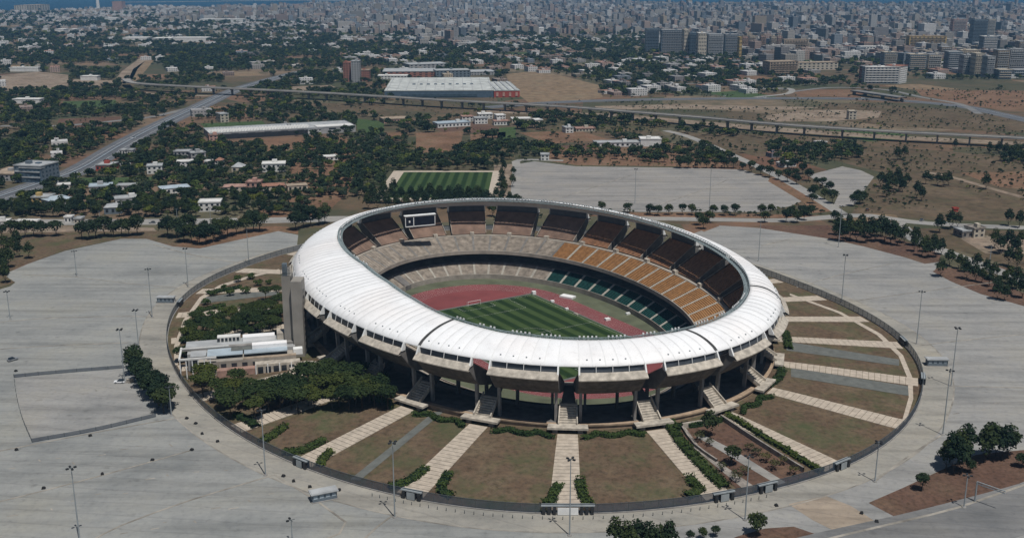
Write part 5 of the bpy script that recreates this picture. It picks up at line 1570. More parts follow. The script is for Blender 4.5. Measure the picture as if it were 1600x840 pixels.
BL(410, 269, 446, 268, 6.2, 12, 'wall_white', 'wall_white', 'large white villa with dark balconies in the trees', 'villa')
BL(501, 252, 529, 250, 3, 9, 'wall_white', 'wall_white', 'long white low roof left of the practice pitch', 'shed', 'shed')
BL(253, 304, 298, 300, 4, 13, 'wall_white', 'roof_blue', 'sprawling house with pale blue grey roofs', 'house', hip=1.2)
BL(311, 331, 345, 330, 6.0, 11, 'wall_white', 'wall_white', 'white villa with terraces near the boulevard', 'villa')
BL(349, 303, 384, 302, 5.0, 11, 'wall_cream', 'roof_pink', 'left wing of the long terracotta farmhouse', 'farmhouse', hip=1.2)
BL(385, 300, 407, 300, 7.0, 10, 'wall_pink', 'roof_pink', 'tall middle block of the terracotta farmhouse', 'farmhouse')
BL(408, 302, 446, 300, 5.0, 11, 'wall_cream', 'roof_tile', 'right wing of the terracotta farmhouse', 'farmhouse', hip=1.2)
BL(450, 300, 481, 298, 4.5, 9, 'wall_cream', 'roof_tan', 'tan roofed annex at the right end of the farmhouse', 'farmhouse', hip=.8)
BL(372, 348, 384, 348, 2.6, 4, 'wall_cream', 'roof_tan', 'small cream gate hut at the boulevard below the orchard', 'hut', 'house')
# --- industrial sheds
ts = BL(328, 219, 556, 206, 6.0, 42, 'wall_grey', 'roof_grey', 'long factory shed with a sawtooth white roof edge', 'factory_shed', 'factory', over=.2)
LT = (Vector(G(556, 206)) - Vector(G(328, 219))).length
for k in range(34):
    u = -LT / 2 + LT * .68 * (k + .5) / 34
    m = MB(); w = LT * .68 / 34 * .46
    m.prism([(u - w, -18, 6.3), (u + w, -18, 6.3), (u + w, -2, 6.3), (u - w, -2, 6.3)], [(u - w, -18, 6.5), (u + w, -18, 8.4), (u + w, -2, 8.4), (u - w, -2, 6.5)])
    m.build('roof_tooth', 'wall_white', ts)
m = MB(); m.box((LT * .36, -12, 6.7), (LT * .26, 14, .6)); m.build('skylight', 'wall_white', ts)
m = MB(); m.box((-LT * .12, -21.1, 2.6), (LT * .6, .3, 4.6)); m.build('loading_bay', 'lamp_dark', ts)
BL(327, 220, 347, 219, 5, 10, 'wall_pink', 'roof_pink', 'small pink hut before the factory shed', 'hut', 'house')
BL(482, 211, 513, 208, 5, 10, 'wall_white', 'roof_grey', 'white hall before the right end of the factory shed', 'hall', 'building')
BL(345, 192, 358, 191, 9, 14, 'wall_cream', 'roof_grey', 'cream house rising behind the left end of the factory shed', 'house')
sm = BL(601, 153.5, 771, 152.5, 9, 185, 'wall_blue', 'roof_pale', 'huge pale roofed supermarket hall with a blue front', 'supermarket', 'supermarket', wins=False, over=.3)
LS = (Vector(G(771, 152.5)) - Vector(G(601, 153.5))).length
for k in range(9):
    m = MB(); m.box((-LS * .25 + k * LS * .07, -10, 9.9), (4, 5, 1.4)); m.build('roof_vent', 'wall_slate', sm)
for k in range(12):
    m = MB(); m.box((-LS * .48 + k * LS * .088, 0, 9.5), (.8, 180, .3)); m.build('roof_seam', 'roof_grey', sm)
m = MB(); m.box((0, -92.7, 3), (LS * .7, .4, 3.2)); m.build('shop_front', 'glass_blue', sm)
s2 = BL(772, 152.5, 812, 152, 8.5, 120, 'red_panel', 'roof_pale', 'red fronted end hall of the supermarket', 'supermarket', 'supermarket', wins=False)
L2 = (Vector(G(812, 152)) - Vector(G(772, 152.5))).length
for k in range(4):
    m = MB(); m.box((-L2 / 2 + L2 * (k + .5) / 4, 0, 9.3), (L2 / 4 * .4, 120, .9)); m.build('roof_strip', 'roof_grey', s2)
    m = MB(); m.box((-L2 / 2 + L2 * (k + .5) / 4, -60.3, 4), (L2 / 4 * .35, .5, 5)); m.build('front_panel', 'wall_pink', s2)
BL(598, 121.5, 680, 121, 9, 60, 'wall_brick', 'roof_grey', 'long brick factory behind the supermarket', 'factory', 'factory')
BL(681, 122, 735, 121, 11, 30, 'wall_slate', 'roof_grey', 'slate grey plant block behind the supermarket', 'factory', 'factory')
BL(590, 124, 636, 124, 5, 20, 'wall_white', 'wall_white', 'white low hall at the left of the brick factory', 'factory', 'factory')
BL(736, 118, 776, 117, 5, 40, 'wall_grey', 'roof_grey', 'grey warehouse left of the golden field', 'warehouse', 'warehouse')
BL(640, 108, 700, 106, 7, 40, 'wall_grey', 'roof_grey', 'long pale warehouse behind the brick factory', 'warehouse', 'warehouse')
BL(537, 128, 549, 128, 28, 22, 'wall_brick', 'wall_brick', 'brick tower block, left brick half', 'tower_block', 'building')
BL(549.5, 129, 562, 129, 31, 20, 'wall_grey', 'roof_grey', 'grey concrete half of the brick tower block', 'tower_block', 'building')
BL(563, 127, 577, 127, 16, 18, 'wall_brick', 'roof_tan', 'lower brick wing right of the tower block', 'tower_block', 'building')
# --- centre middle distance
BL(1001, 229, 1033, 229, 6.5, 16, 'wall_white', 'wall_white', 'bright white block at the right end of the long white hall', 'hall', 'building', wins=False)
BL(930, 230, 1000, 229, 3.6, 14, 'wall_white', 'roof_grey', 'long white low hall before the viaduct', 'hall', 'building')
BL(845, 251, 858, 251, 5, 8, 'wall_white', 'roof_grey', 'small white cube house at the corner of the far lot', 'house')
BL(600, 193, 640, 191, 4, 20, 'wall_pink', 'roof_tan', 'pink walled depot left of the white cluster', 'depot', 'building')
BL(684, 200, 735, 197, 4, 16, 'wall_white', 'roof_blue', 'pale blue roofed long shed in the white cluster', 'shed', 'shed')
for k, (x0, x1, y, h) in enumerate([(722, 740, 190, 5), (742, 762, 194, 6), (748, 770, 186, 5), (772, 796, 196, 4), (776, 790, 188, 5), (800, 830, 192, 4), (836, 848, 194, 4), (884, 896, 208, 5), (900, 930, 206, 3)]):
    BL(x0, y, x1, y - .5, h, 12, random.choice(['wall_white', 'wall_cream', 'wall_white']), random.choice(['roof_grey', 'roof_pink', 'wall_white']), 'pale low house in the cluster below the viaduct', 'house', group='pale houses below the viaduct')
BL(1326, 187, 1338, 187, 9, 9, 'wall_cream', 'wall_cream', 'lone square ruined tower house on the bare earth', 'ruined_house', 'house')
BL(1503, 372, 1520, 371, 4, 9, 'stone_wall', 'roof_grey', 'ruined stone farmhouse at the right junction, left part', 'ruined_house', 'house')
BL(1521, 372, 1538, 370, 5.5, 8, 'wall_cream', 'stone_wall', 'ruined stone farmhouse at the right junction, right part', 'ruined_house', 'house')
BL(1490, 331, 1497, 331, 2.0, 3, 'red_panel', 'red_panel', 'red container on the dry field', 'container', 'container', wins=False)
BL(1222, 262, 1244, 260, 3, 8, 'wall_white', 'wall_white', 'white shed in the trees right of the far lot', 'shed', 'shed')
BL(1280, 229, 1292, 228, 3.5, 8, 'wall_white', 'wall_white', 'white hut in the grove on the dry field', 'hut', 'house')
# --- apartment towers and blocks at right (front edge in pixels, storeys high)
def tower(x0, x1, y, h, depth, wall, roof, label, bands=True, y1=None):
    return BL(x0, y, x1, y if y1 is None else y1, h, depth, wall, roof, label, 'apartment_tower', 'apartment block', wins=True, bands=bands, floors=max(3, int(h / 6.5)))
tower(1009, 1029, 82, 48, 25, 'wall_slate', 'wall_slate', 'dark blue grey apartment tower, leftmost of the tall row')
tower(1033, 1066, 84, 47, 22, 'wall_slate', 'wall_grey', 'wide slate apartment tower, second of the tall row')
tower(1068, 1076, 87, 50, 30, 'wall_cream', 'wall_cream', 'thin tower face coloured cream for sunlight, in the tall row', False)  # cream wall colour stands for a tower's sunlit right face
tower(1077, 1089, 88, 45, 26, 'wall_blue', 'wall_slate', 'narrow tower face coloured dark for shade, between two cream edges')  # dark wall colour stands for a face turned from the sun
tower(1090, 1103, 91, 47, 26, 'wall_cream', 'wall_white', 'bright cream tower in the middle of the tall row', False)  # another sunlit face, its light put into the cream wall
tower(1106, 1129, 89, 43, 24, 'wall_grey', 'roof_grey', 'pale grey tower with balconies in the tall row')
tower(1132, 1153, 88, 42, 24, 'wall_slate', 'wall_grey', 'grey slate tower right in the tall row')
tower(1154, 1158, 94, 42, 20, 'wall_yellow', 'wall_yellow', 'thin tan tower at the right end of the tall row', False)
for k, (x0, x1, y) in enumerate([(1160, 1168, 80), (1170, 1180, 79), (1188, 1196, 78), (1204, 1212, 80), (1214, 1221, 80)]):
    tower(x0, x1, y, 30, 16, 'wall_pink' if k % 2 == 0 else 'wall_cream', 'roof_tan', '%s pink and cream balcony block right of the tall towers' % ['leftmost', 'second', 'middle', 'fourth', 'rightmost'][k], True)
tower(1224, 1262, 86, 30, 20, 'roof_tan', 'roof_tan', 'brown apartment slab right of the pink blocks')
BL(1202, 118, 1246, 117, 21, 26, 'roof_tan', 'roof_tan', 'long tan grey slab block behind the motorway', 'apartment_slab', 'apartment block', bands=True, floors=5)
BL(1247, 110, 1309, 109, 12, 24, 'wall_cream', 'roof_tan', 'lower tan wing right of the long slab block', 'apartment_slab', 'apartment block', floors=3)
BL(1341, 129, 1349, 130, 24, 26, 'wall_brick', 'roof_grey', 'red brick end of the curved office block', 'office_block', 'office')
BL(1350, 131, 1404, 131, 24, 22, 'wall_grey', 'wall_white', 'curved grey office block by the motorway', 'office_block', 'office', bands=True, win='glass_blue')
BL(1405, 131, 1416, 129, 25, 24, 'wall_white', 'wall_brick', 'white right end of the curved office block', 'office_block', 'office')
tower(1419, 1477, 83, 34, 20, 'wall_yellow', 'roof_tan', 'long ochre apartment block at right', True)
tower(1487, 1508, 64, 52, 20, 'wall_pink', 'roof_grey', 'tall pinkish tower in the right city')
tower(1519, 1540, 72, 58, 24, 'wall_slate', 'wall_slate', 'tallest dark tower in the right city')
tower(1541, 1552, 70, 58, 22, 'wall_cream', 'roof_grey', 'cream side of the tallest tower')
tower(1534, 1556, 90, 40, 22, 'wall_slate', 'wall_white', 'blue grey tower with white edges before the tallest one')
tower(1344, 1386, 84, 14, 20, 'wall_white', 'wall_white', 'bright white low block in the right city', False)
tower(1380, 1400, 106, 26, 20, 'wall_slate', 'wall_cream', 'dark block behind the curved office')
tower(1420, 1446, 110, 26, 20, 'wall_slate', 'wall_cream', 'grey block right of the curved office')
for k, (x0, x1, y, h) in enumerate([(1450, 1470, 108, 24), (1480, 1502, 112, 32), (1504, 1520, 116, 30), (1522, 1536, 118, 34), (1540, 1552, 121, 32), (1556, 1574, 116, 38), (1576, 1600, 114, 38), (1604, 1630, 112, 38), (1470, 1486, 96, 26), (1560, 1580, 124, 14), (1584, 1610, 122, 12), (1590, 1612, 96, 36), (1500, 1530, 100, 24)]):
    tower(x0, x1, y, h, 20, random.choice(['wall_grey', 'wall_slate', 'wall_cream', 'roof_tan']), random.choice(['roof_grey', 'wall_cream', 'wall_grey']), '%s block of the grey housing estate at the right edge' % ['small', 'broad', 'tan', 'tall', 'slim', 'high', 'wide', 'outermost', 'set back', 'low', 'lowest', 'rear', 'middle'][k], True)
# --- landmarks far left
BL(42, 18, 78, 16, 26, 60, 'wall_cream', 'roof_tan', 'broad pale block on the far left shore', 'apartment_slab', 'apartment block')
BL(176, 16, 191, 16, 40, 50, 'wall_pink', 'roof_tan', 'rose coloured block near the far left shore', 'apartment_slab', 'apartment block')
lh = thing('lighthouse', 'thin white lighthouse on the far left shore', 'lighthouse', G(153.5, 14))
m = MB(); m.tube([(0, 0, 0), (0, 0, 55)], [9, 7], 10); m.build('shaft', 'wall_white', lh)
m = MB(); m.tube([(0, 0, 55), (0, 0, 58), (0, 0, 66)], [9, 7, 5], 10); m.build('lantern', 'wall_white', lh)
for (x0, x1, y, h, lab) in ((86, 100, 53, 12, 'bright white hall in the far left plain, left one'), (108, 116, 53, 12, 'bright white hall in the far left plain, right one'), (164, 182, 35, 14, 'white roofed hall far left below the shore'), (192, 230, 66, 10, 'long cream warehouse beyond the dirt bend, left one'), (238, 268, 66, 9, 'long cream warehouse beyond the dirt bend, middle one'), (270, 323, 66, 10, 'longest white warehouse beyond the dirt bend'), (312, 380, 36, 12, 'long pale arcade roof in the far city'), (720, 757, 46, 14, 'long white hall in the far city centre'), (835, 850, 54, 16, 'bright white cube in the dark trees of the far centre'), (15, 60, 112, 6, 'low pale depot left of the dirt bend'), (126, 152, 126, 6, 'pale shed just left of the dirt bend'), (20, 62, 162, 5, 'pale angled roof in the far left orchard')):
    BL(x0, y, x1, y, h, 40 if y < 100 else 14, 'wall_white', 'wall_white', lab, 'warehouse', 'warehouse', wins=False)

# ================================================================== SCATTERED HOUSES AND THE CITY
YB = [0, 12, 20, 35, 55, 75, 100, 125, 150, 180, 210, 250, 300, 345]
CITY = [[0, .25, .5, .9, .9, .9, 1, 1], [.25, .35, .6, .95, .95, .95, 1, 1], [.35, .42, .6, .95, .85, .95, 1, 1], [.22, .28, .4, .7, .45, .8, .95, 1], [.16, .18, .22, .45, .22, .55, .9, .95], [.09, .09, .09, .2, .2, .36, .5, .8], [.07, .07, .07, .1, .3, .28, .08, .25], [.06, .05, .05, .04, .26, .22, .0, .0], [.05, .03, .03, .015, .0, .0, .0, .0], [.06, .04, .035, .03, .04, .0, .0, .0], [.07, .05, .03, .0, .02, .01, .0, .0]]
TREES = [[.1] * 8, [.3, .3, .2, .1, .1, .1, .1, .1], [.5, .5, .4, .2, .25, .2, .15, .15], [.65, .65, .6, .4, .65, .35, .25, .2], [.8, .85, .85, .7, .8, .7, .45, .35], [.95, .95, .95, .8, .65, .8, .7, .5], [.8, .95, .85, .6, .6, .8, .7, .6], [.85, .85, .8, .35, .7, .7, .2, .18], [.85, .6, .7, .22, .2, .1, .07, .05], [.85, .7, .7, .55, .75, .4, .16, .10], [.95, .95, .9, .55, .75, .5, .30, .10], [.95, .95, .85, .5, .1, .1, .14, .06], [.97, .97, .85, .7, 0, 0, .03, .03]]
def look(tab, x, y):
    """value of a zone table at pixel arrays, blended across columns"""
    r = np.clip(np.searchsorted(YB, y, 'right') - 1, 0, len(tab) - 1)
    c = np.clip(x / 200.0 - .5, 0, 6.999)
    c0 = c.astype(int); f = c - c0
    T = np.array(tab)
    return T[r, c0] * (1 - f) + T[r, c0 + 1] * f
def px_np(X, Y):
    zc = Y * math.cos(PITCH) + CAM_H * math.sin(PITCH)
    up = Y * math.sin(PITCH) - CAM_H * math.cos(PITCH)
    return 800 + F_PX * X / zc, 420 - F_PX * up / zc
def vnoise(X, Y, s, seed):
    """smooth value noise in 0..1"""
    rs = np.random.default_rng(seed)
    g = rs.random((256, 256))
    x, y = X / s, Y / s
    xi, yi = np.floor(x).astype(int), np.floor(y).astype(int)
    fx, fy = x - xi, y - yi
    fx, fy = fx * fx * (3 - 2 * fx), fy * fy * (3 - 2 * fy)
    q = lambda a, b: g[a % 256, b % 256]
    return (q(xi, yi) * (1 - fx) + q(xi + 1, yi) * fx) * (1 - fy) + (q(xi, yi + 1) * (1 - fx) + q(xi + 1, yi + 1) * fx) * fy
GROVES = [[(1195, 228), (1260, 220), (1335, 222), (1348, 246), (1300, 252), (1262, 260), (1205, 250)], [(1060, 205), (1190, 210), (1260, 222), (1190, 216), (1060, 210)], [(1010, 185), (1040, 188), (1036, 204), (1000, 202)], [(860, 212), (930, 208), (1000, 214), (1040, 232), (1100, 240), (1180, 252), (1060, 256), (900, 246), (850, 236)], [(1555, 232), (1640, 236), (1640, 262), (1570, 256)], [(560, 240), (640, 232), (720, 240), (790, 244), (770, 262), (640, 266), (560, 268)], [(780, 105), (1000, 100), (1240, 122), (1340, 128), (1240, 136), (1000, 128), (940, 118)], [(960, 128), (1170, 128), (1190, 148), (960, 152)]]
GROVES = [np.array([G(x, y)[:2] for x, y in g]) for g in GROVES]
def blocked(X, Y):
    b = np.zeros(X.shape, bool)
    for pg in EXCL:
        pg = np.asarray(pg)
        mn, mx = pg.min(0), pg.max(0)
        k = (X > mn[0]) & (X < mx[0]) & (Y > mn[1]) & (Y < mx[1])
        if k.any():
            b[k] |= inside(pg, X[k], Y[k])
    return b
coast_pg = np.array([(p[0], p[1]) for p in coast] + [(60000, 70000), (-60000, 70000)])

# city: jittered street grid turned a little; denser towards the right and the shore
def city_points():
    out = []
    ang = 0.35
    ca, sa = math.cos(ang), math.sin(ang)
    for lo, hi, pitch in ((760, 1150, 27.0), (1150, 2400, 30.0), (2400, 3600, 27.0), (3600, 8200, 26.0)):
        W = hi * 0.62
        gx, gy = np.meshgrid(np.arange(-W * 1.6, W * 1.6, pitch), np.arange(0, hi * 1.5, pitch))
        gx = gx.ravel() + rng.uniform(-.25, .25, gx.size) * pitch; gy = gy.ravel() + rng.uniform(-.25, .25, gy.size) * pitch
        X = gx * ca - gy * sa; Y = gx * sa + gy * ca
        street = ((np.floor(gx / pitch).astype(int) % 6) == 0) | ((np.floor(gy / pitch).astype(int) % 5) == 0)
        k = (Y > lo) & (Y <= hi) & (np.abs(X) < W * Y / hi * .9 + 60) & (~street | (rng.random(gx.size) < .22))
        X, Y = X[k], Y[k]
        x, y = px_np(X, Y)
        den = look(CITY, x, y)
        cl = vnoise(X, Y, 170, 5)
        k = (y < 248) & (y > -8) & (rng.random(X.size) < den * (0.35 + 1.15 * (cl > .38))) & ~inside(coast_pg, X, Y)
        X, Y = X[k], Y[k]
        k = ~blocked(X, Y)
        out.append(np.stack([X[k], Y[k], np.full(k.sum(), pitch)], 1))
    return np.concatenate(out)
CP = city_points()
nC = len(CP)
pxx, pyy = px_np(CP[:, 0], CP[:, 1])
dens = look(CITY, pxx, pyy)
bw = CP[:, 2] * rng.uniform(.42, .86, nC); bd = CP[:, 2] * rng.uniform(.42, .8, nC)
bh = np.where(dens > .4, rng.gamma(7, 1.9, nC) + 2.5, rng.uniform(4, 9, nC))
longb = (rng.random(nC) < .16) & (dens > .3); bw[longb] *= 2.1; bd[longb] *= .6
tall = (rng.random(nC) < .07) & (dens > .5); bh[tall] *= 1.7
bh = np.minimum(bh, 46)
pal = np.array([(.46, .42, .36), (.40, .37, .33), (.34, .33, .32), (.42, .32, .26), (.50, .47, .43), (.30, .28, .27), (.38, .28, .23), (.24, .27, .30), (.56, .54, .51), (.44, .36, .26)])
bc = pal[rng.integers(0, len(pal), nC)] * rng.uniform(.40, .90, (nC, 1))
white = (rng.random(nC) < np.where(dens < .4, .5, .09)); bc[white] = (.50, .49, .47)
rc = bc * .82 + .03
red = rng.random(nC) < np.where(dens < .4, .2, .08); rc[red] = np.array((.26, .14, .10)) * rng.uniform(.8, 1.2, (red.sum(), 1))
br = .35 + rng.normal(0, .08, nC) + math.pi / 2 * rng.integers(0, 2, nC)
def city_mesh(name, idx, centre=None):
    """buildings idx: walls with facade UV, inset roof with parapet and a stair head"""
    V, Fq, UV, C = [], [], [], []
    o = 0
    for i in idx:
        X, Y = CP[i, 0], CP[i, 1]
        if centre is not None: X, Y = 0.0, 0.0
        c, s = (math.cos(br[i]), math.sin(br[i])) if centre is None else (1, 0)
        w, d, h = bw[i] / 2, bd[i] / 2, bh[i]
        col, rcol = bc[i], rc[i]
        def put(x0, x1, y0, y1, z0, z1, wc, tc, off):
            nonlocal o
            P = [(x0, y0), (x1, y0), (x1, y1), (x0, y1)]
            for z in (z0, z1):
                for (a, b) in P:
                    V.append((X + a * c - b * s, Y + a * s + b * c, z))
            run = [0, x1 - x0, x1 - x0 + y1 - y0, 2 * (x1 - x0) + y1 - y0, 2 * (x1 - x0 + y1 - y0)]
            for k in range(4):
                k2 = (k + 1) % 4
                Fq.append((o + k, o + k2, o + 4 + k2, o + 4 + k))
                UV.extend([(run[k] + off, z0), (run[k + 1] + off, z0), (run[k + 1] + off, z1), (run[k] + off, z1)]); C.extend([wc] * 4)
            Fq.append((o + 4, o + 5, o + 6, o + 7)); UV.extend([(0, 0)] * 4); C.extend([tc] * 4)
            o += 8
        put(-w, w, -d, d, 0, h, col, rcol, i % 7)
        e = min(w, d) * .3
        ox = (i * 37 % 11 / 11 - .5) * w * .8; oy = (i * 53 % 13 / 13 - .5) * d * .8
        put(ox - e, ox + e, oy - e * .8, oy + e * .8, h, h + 2.6, col * .9, rcol, 0)
    v = np.array(V); f = np.array(Fq)
    me = mesh_np(name, v, f, 'facade')
    ul = me.uv_layers.new(name='UVMap'); ul.data.foreach_set('uv', np.array(UV, np.float32).ravel())
    ca = me.color_attributes.new('Col', 'FLOAT_COLOR', 'CORNER')
    cc = np.ones((len(C), 4), np.float32); cc[:, :3] = np.array(C)
    ca.data.foreach_set('color', cc.ravel())
    return me
for i in range(nC):
    if CP[i, 1] < 2300 and dens[i] < .4:
        hx = bw[i] * .5 + 2.5
        EXCL.append([(CP[i, 0] + a * hx, CP[i, 1] + b) for a, b in ((-1, bd[i] * .6 + 2), (1, bd[i] * .6 + 2), (1, -bd[i] * .6 - 9), (-1, -bd[i] * .6 - 9))])
near_h = CP[:, 1] < 1150
bw[near_h] *= .62; bd[near_h] *= .62; bh[near_h] = rng.uniform(3.5, 7.0, near_h.sum())
show = (bw * bh) / (CP[:, 0] ** 2 + CP[:, 1] ** 2)
inview = (pxx > -20) & (pxx < 1620)
order = np.argsort(-np.where(inview, show, 0))
nsplit = 300
indiv, rest = order[:nsplit], order[nsplit:]
for i in indiv:
    hi_ = dens[i] > .4
    col = 'white' if white[i] else ('red roofed' if red[i] else 'pale')
    zone = 'left' if pxx[i] < 530 else ('middle' if pxx[i] < 1070 else 'right')
    if hi_:
        lab = '%s %s block standing in the city at the %s' % (col, 'high' if bh[i] > 24 else 'low', zone); nm, ct = 'city_building', 'building'
    else:
        lab = '%s %s house among far trees, %s part of the plain' % ('small' if bw[i] < 18 else 'broad', col, zone); nm, ct = 'country_house', 'house'
    o = link(nm, city_mesh(nm, [i], True), None, (CP[i, 0], CP[i, 1], 0), br[i])
    tag(o, lab, ct, lab.split(' standing')[0].split(' among')[0] + 's, ' + zone)
struct(link('city_district', city_mesh('city_district', list(rest))), 'stuff')

# ================================================================== WOODLAND AND ORCHARDS
def plot_hash(X, Y):
    ca, sa = math.cos(.35), math.sin(.35)
    u = np.floor((X * ca + Y * sa) / 74.0).astype(int); v = np.floor((-X * sa + Y * ca) / 92.0).astype(int)
    h = (u * 374761393 + v * 668265263) & 0x7fffffff
    h = (h ^ (h >> 13)) * 1274126177 & 0x7fffffff
    return (h % 1000) / 1000.0, u, v
def open_plots():
    ca, sa = math.cos(.35), math.sin(.35)
    gx, gy = np.meshgrid(np.arange(-1300, 1300, 24.0), np.arange(600, 2600, 24.0))
    X, Y = gx.ravel(), gy.ravel()
    x, y = px_np(X, Y)
    k = (x > -20) & (x < 1620) & (y > 62) & (y < 236) & ~blocked(X, Y)
    h, u, v = plot_hash(X[k], Y[k])
    seen = {}
    for hh, a, b in zip(h, u, v):
        if hh < .13: seen.setdefault((int(a), int(b)), hh)
    for (a, b), hh in seen.items():
        m_ = 6.0
        c = [((a + i) * 74.0 + (m_ if i == 0 else -m_) * random.uniform(.3, 1.6), (b + j) * 92.0 + (m_ if j == 0 else -m_) * random.uniform(.3, 1.6)) for i, j in ((0, 0), (1, 0), (1, 1), (0, 1))]
        pts = [(p * ca - q * sa, p * sa + q * ca, 0) for p, q in c]
        mx_, my_ = sum(p[0] for p in pts) / 4, sum(p[1] for p in pts) / 4
        if blocked(np.array([mx_]), np.array([my_]))[0]: continue
        sheet('field', pts, random.choice(['red_soil', 'gold_field', 'pale_earth', 'red_soil', 'dry_field', 'green_field', 'lawn', 'dark_soil']), 0.012 + .001 * (len(seen) % 3))
open_plots()
def tree_points():
    out = []
    for lo, hi, per in ((560, 1000, 36.0), (1000, 1700, 52.0), (1700, 2800, 95.0), (2800, 5200, 300.0)):
        W = hi * .54
        n = int(2 * W * (hi - lo) / per)
        X = rng.uniform(-W, W, n); Y = rng.uniform(lo, hi, n)
        x, y = px_np(X, Y)
        k = (x > -40) & (x < 1640) & (y < 341) & (y > 8)
        X, Y, x, y = X[k], Y[k], x[k], y[k]
        den = look(TREES, x, y)
        for gp_ in GROVES:
            den = np.where(inside(gp_, X, Y), np.maximum(den, .85), den)
        hh = plot_hash(X, Y)[0]
        den = np.where(y < 236, den * np.where(hh < .13, .08, np.where(hh < .26, .6, 1.0)), den * np.where(hh < .10, .6, 1.0))
        cl = .6 * vnoise(X, Y, 60 if lo < 1700 else 130, 8) + .4 * vnoise(X, Y, 22, 9)
        k = (cl < .10 + den * .72) & (rng.random(X.size) < .15 + den * .85)
        X, Y = X[k], Y[k]
        k = ~blocked(X, Y) & ~inside(coast_pg, X, Y)
        sc = {36.0: 1.05, 52.0: 1.15, 95.0: 1.35, 300.0: 1.9}[per]
        out.append(np.stack([X[k], Y[k], np.full(k.sum(), sc)], 1))
    # low scrub dotted over the dry fields and verges
    n = 16000
    Y = rng.uniform(560, 1500, n); X = rng.uniform(-.5, .5, n) * Y
    x, y = px_np(X, Y)
    wgt = np.where(x > 820, .75, .45) * (vnoise(X, Y, 45, 21) > .42)
    k = (y > 128) & (y < 345) & (rng.random(n) < wgt)
    X, Y = X[k], Y[k]; k = ~blocked(X, Y)
    out.append(np.stack([X[k], Y[k], rng.uniform(.18, .5, k.sum())], 1))
    P = np.concatenate(out)
    # nothing inside the stadium garden
    return P
TP = tree_points()
tx, ty = px_np(TP[:, 0], TP[:, 1])
dist = np.hypot(TP[:, 0], TP[:, 1])
od_ = np.argsort(dist + np.where(TP[:, 2] < .6, 1e6, 0))
near_, far_ = od_[:285], od_[285:]
KS = [('tall', 'garden_tree', 'dark'), ('olive', 'olive_tree', 'grey green olive'), ('round', 'garden_tree', 'dark'), ('bright', 'garden_tree', 'bright green'), ('tall', 'garden_tree', 'dark')]
for j in near_:
    kx = 1 if 440 < tx[j] < 600 and random.random() < .8 else random.choice([0, 0, 2, 4, 1, 0, 3, 2])
    key, nm, adj = KS[kx]
    z = 'villas left of the practice pitch' if tx[j] < 440 else ('red earth orchard left of the practice pitch' if tx[j] < 600 else ('ground round the practice pitch' if tx[j] < 830 else 'dry field at the right'))
    lab = '%s tree on the %s' % (adj, z) if 'villas' not in z else '%s tree between the %s' % (adj, z)
    tree(key, nm, (TP[j, 0], TP[j, 1], 0), random.uniform(.75, 1.2), lab, group=lab)
# the rest: one mass of trees, instanced on points
def woodland():
    lib = bpy.data.collections.new('woodland_trees')
    for s in range(3):
        lib.objects.link(bpy.data.objects.new('wood_a', crown('wood_crown', 700 + s, lobed(110 + s, 6, 3.1, 3.2, 3.9, 1.0), 130, .75, 'oak_leaf')))
    for s in range(2):
        lib.objects.link(bpy.data.objects.new('wood_b', crown('wood_crown', 720 + s, lobed(120 + s, 6, 3.0, 2.3, 2.9, .8), 110, .75, 'olive_leaf')))
    lib.objects.link(bpy.data.objects.new('wood_c', crown('wood_crown', 730, lobed(130, 6, 3.0, 3.0, 3.4, .9), 110, .75, 'bright_leaf')))
    me = bpy.data.meshes.new('woodland')
    P = TP[far_]
    me.vertices.add(len(P))
    co = np.zeros((len(P), 3), np.float32); co[:, :2] = P[:, :2]
    me.vertices.foreach_set('co', co.ravel())
    a = me.attributes.new('sc', 'FLOAT', 'POINT'); a.data.foreach_set('value', (P[:, 2] * rng.uniform(.5, 1.3, len(P))).astype(np.float32))
    o = struct(link('woodland', me), 'stuff')
    ng = bpy.data.node_groups.new('woodland', 'GeometryNodeTree')
    ng.interface.new_socket('Geometry', in_out='INPUT', socket_type='NodeSocketGeometry')
    ng.interface.new_socket('Geometry', in_out='OUTPUT', socket_type='NodeSocketGeometry')
    gi, go = ng.nodes.new('NodeGroupInput'), ng.nodes.new('NodeGroupOutput')
    ci = ng.nodes.new('GeometryNodeCollectionInfo'); ci.inputs[0].default_value = lib
    ci.inputs['Separate Children'].default_value = True; ci.inputs['Reset Children'].default_value = True
    ip = ng.nodes.new('GeometryNodeInstanceOnPoints'); ip.inputs['Pick Instance'].default_value = True
    ri = ng.nodes.new('FunctionNodeRandomValue'); ri.data_type = 'INT'
    ri.inputs[4].default_value = 0; ri.inputs[5].default_value = 5
    rr = ng.nodes.new('FunctionNodeRandomValue'); rr.data_type = 'FLOAT_VECTOR'
    rr.inputs[0].default_value = (0, 0, 0); rr.inputs[1].default_value = (0, 0, 6.283)
    na = ng.nodes.new('GeometryNodeInputNamedAttribute'); na.data_type = 'FLOAT'; na.inputs[0].default_value = 'sc'
    lk = ng.links.new
    lk(gi.outputs[0], ip.inputs['Points']); lk(ci.outputs[0], ip.inputs['Instance']); lk(ri.outputs[2], ip.inputs['Instance Index'])
    lk(rr.outputs[0], ip.inputs['Rotation']); lk(na.outputs[0], ip.inputs['Scale']); lk(ip.outputs[0], go.inputs[0])
    md = o.modifiers.new('woodland', 'NODES'); md.node_group = ng
woodland()

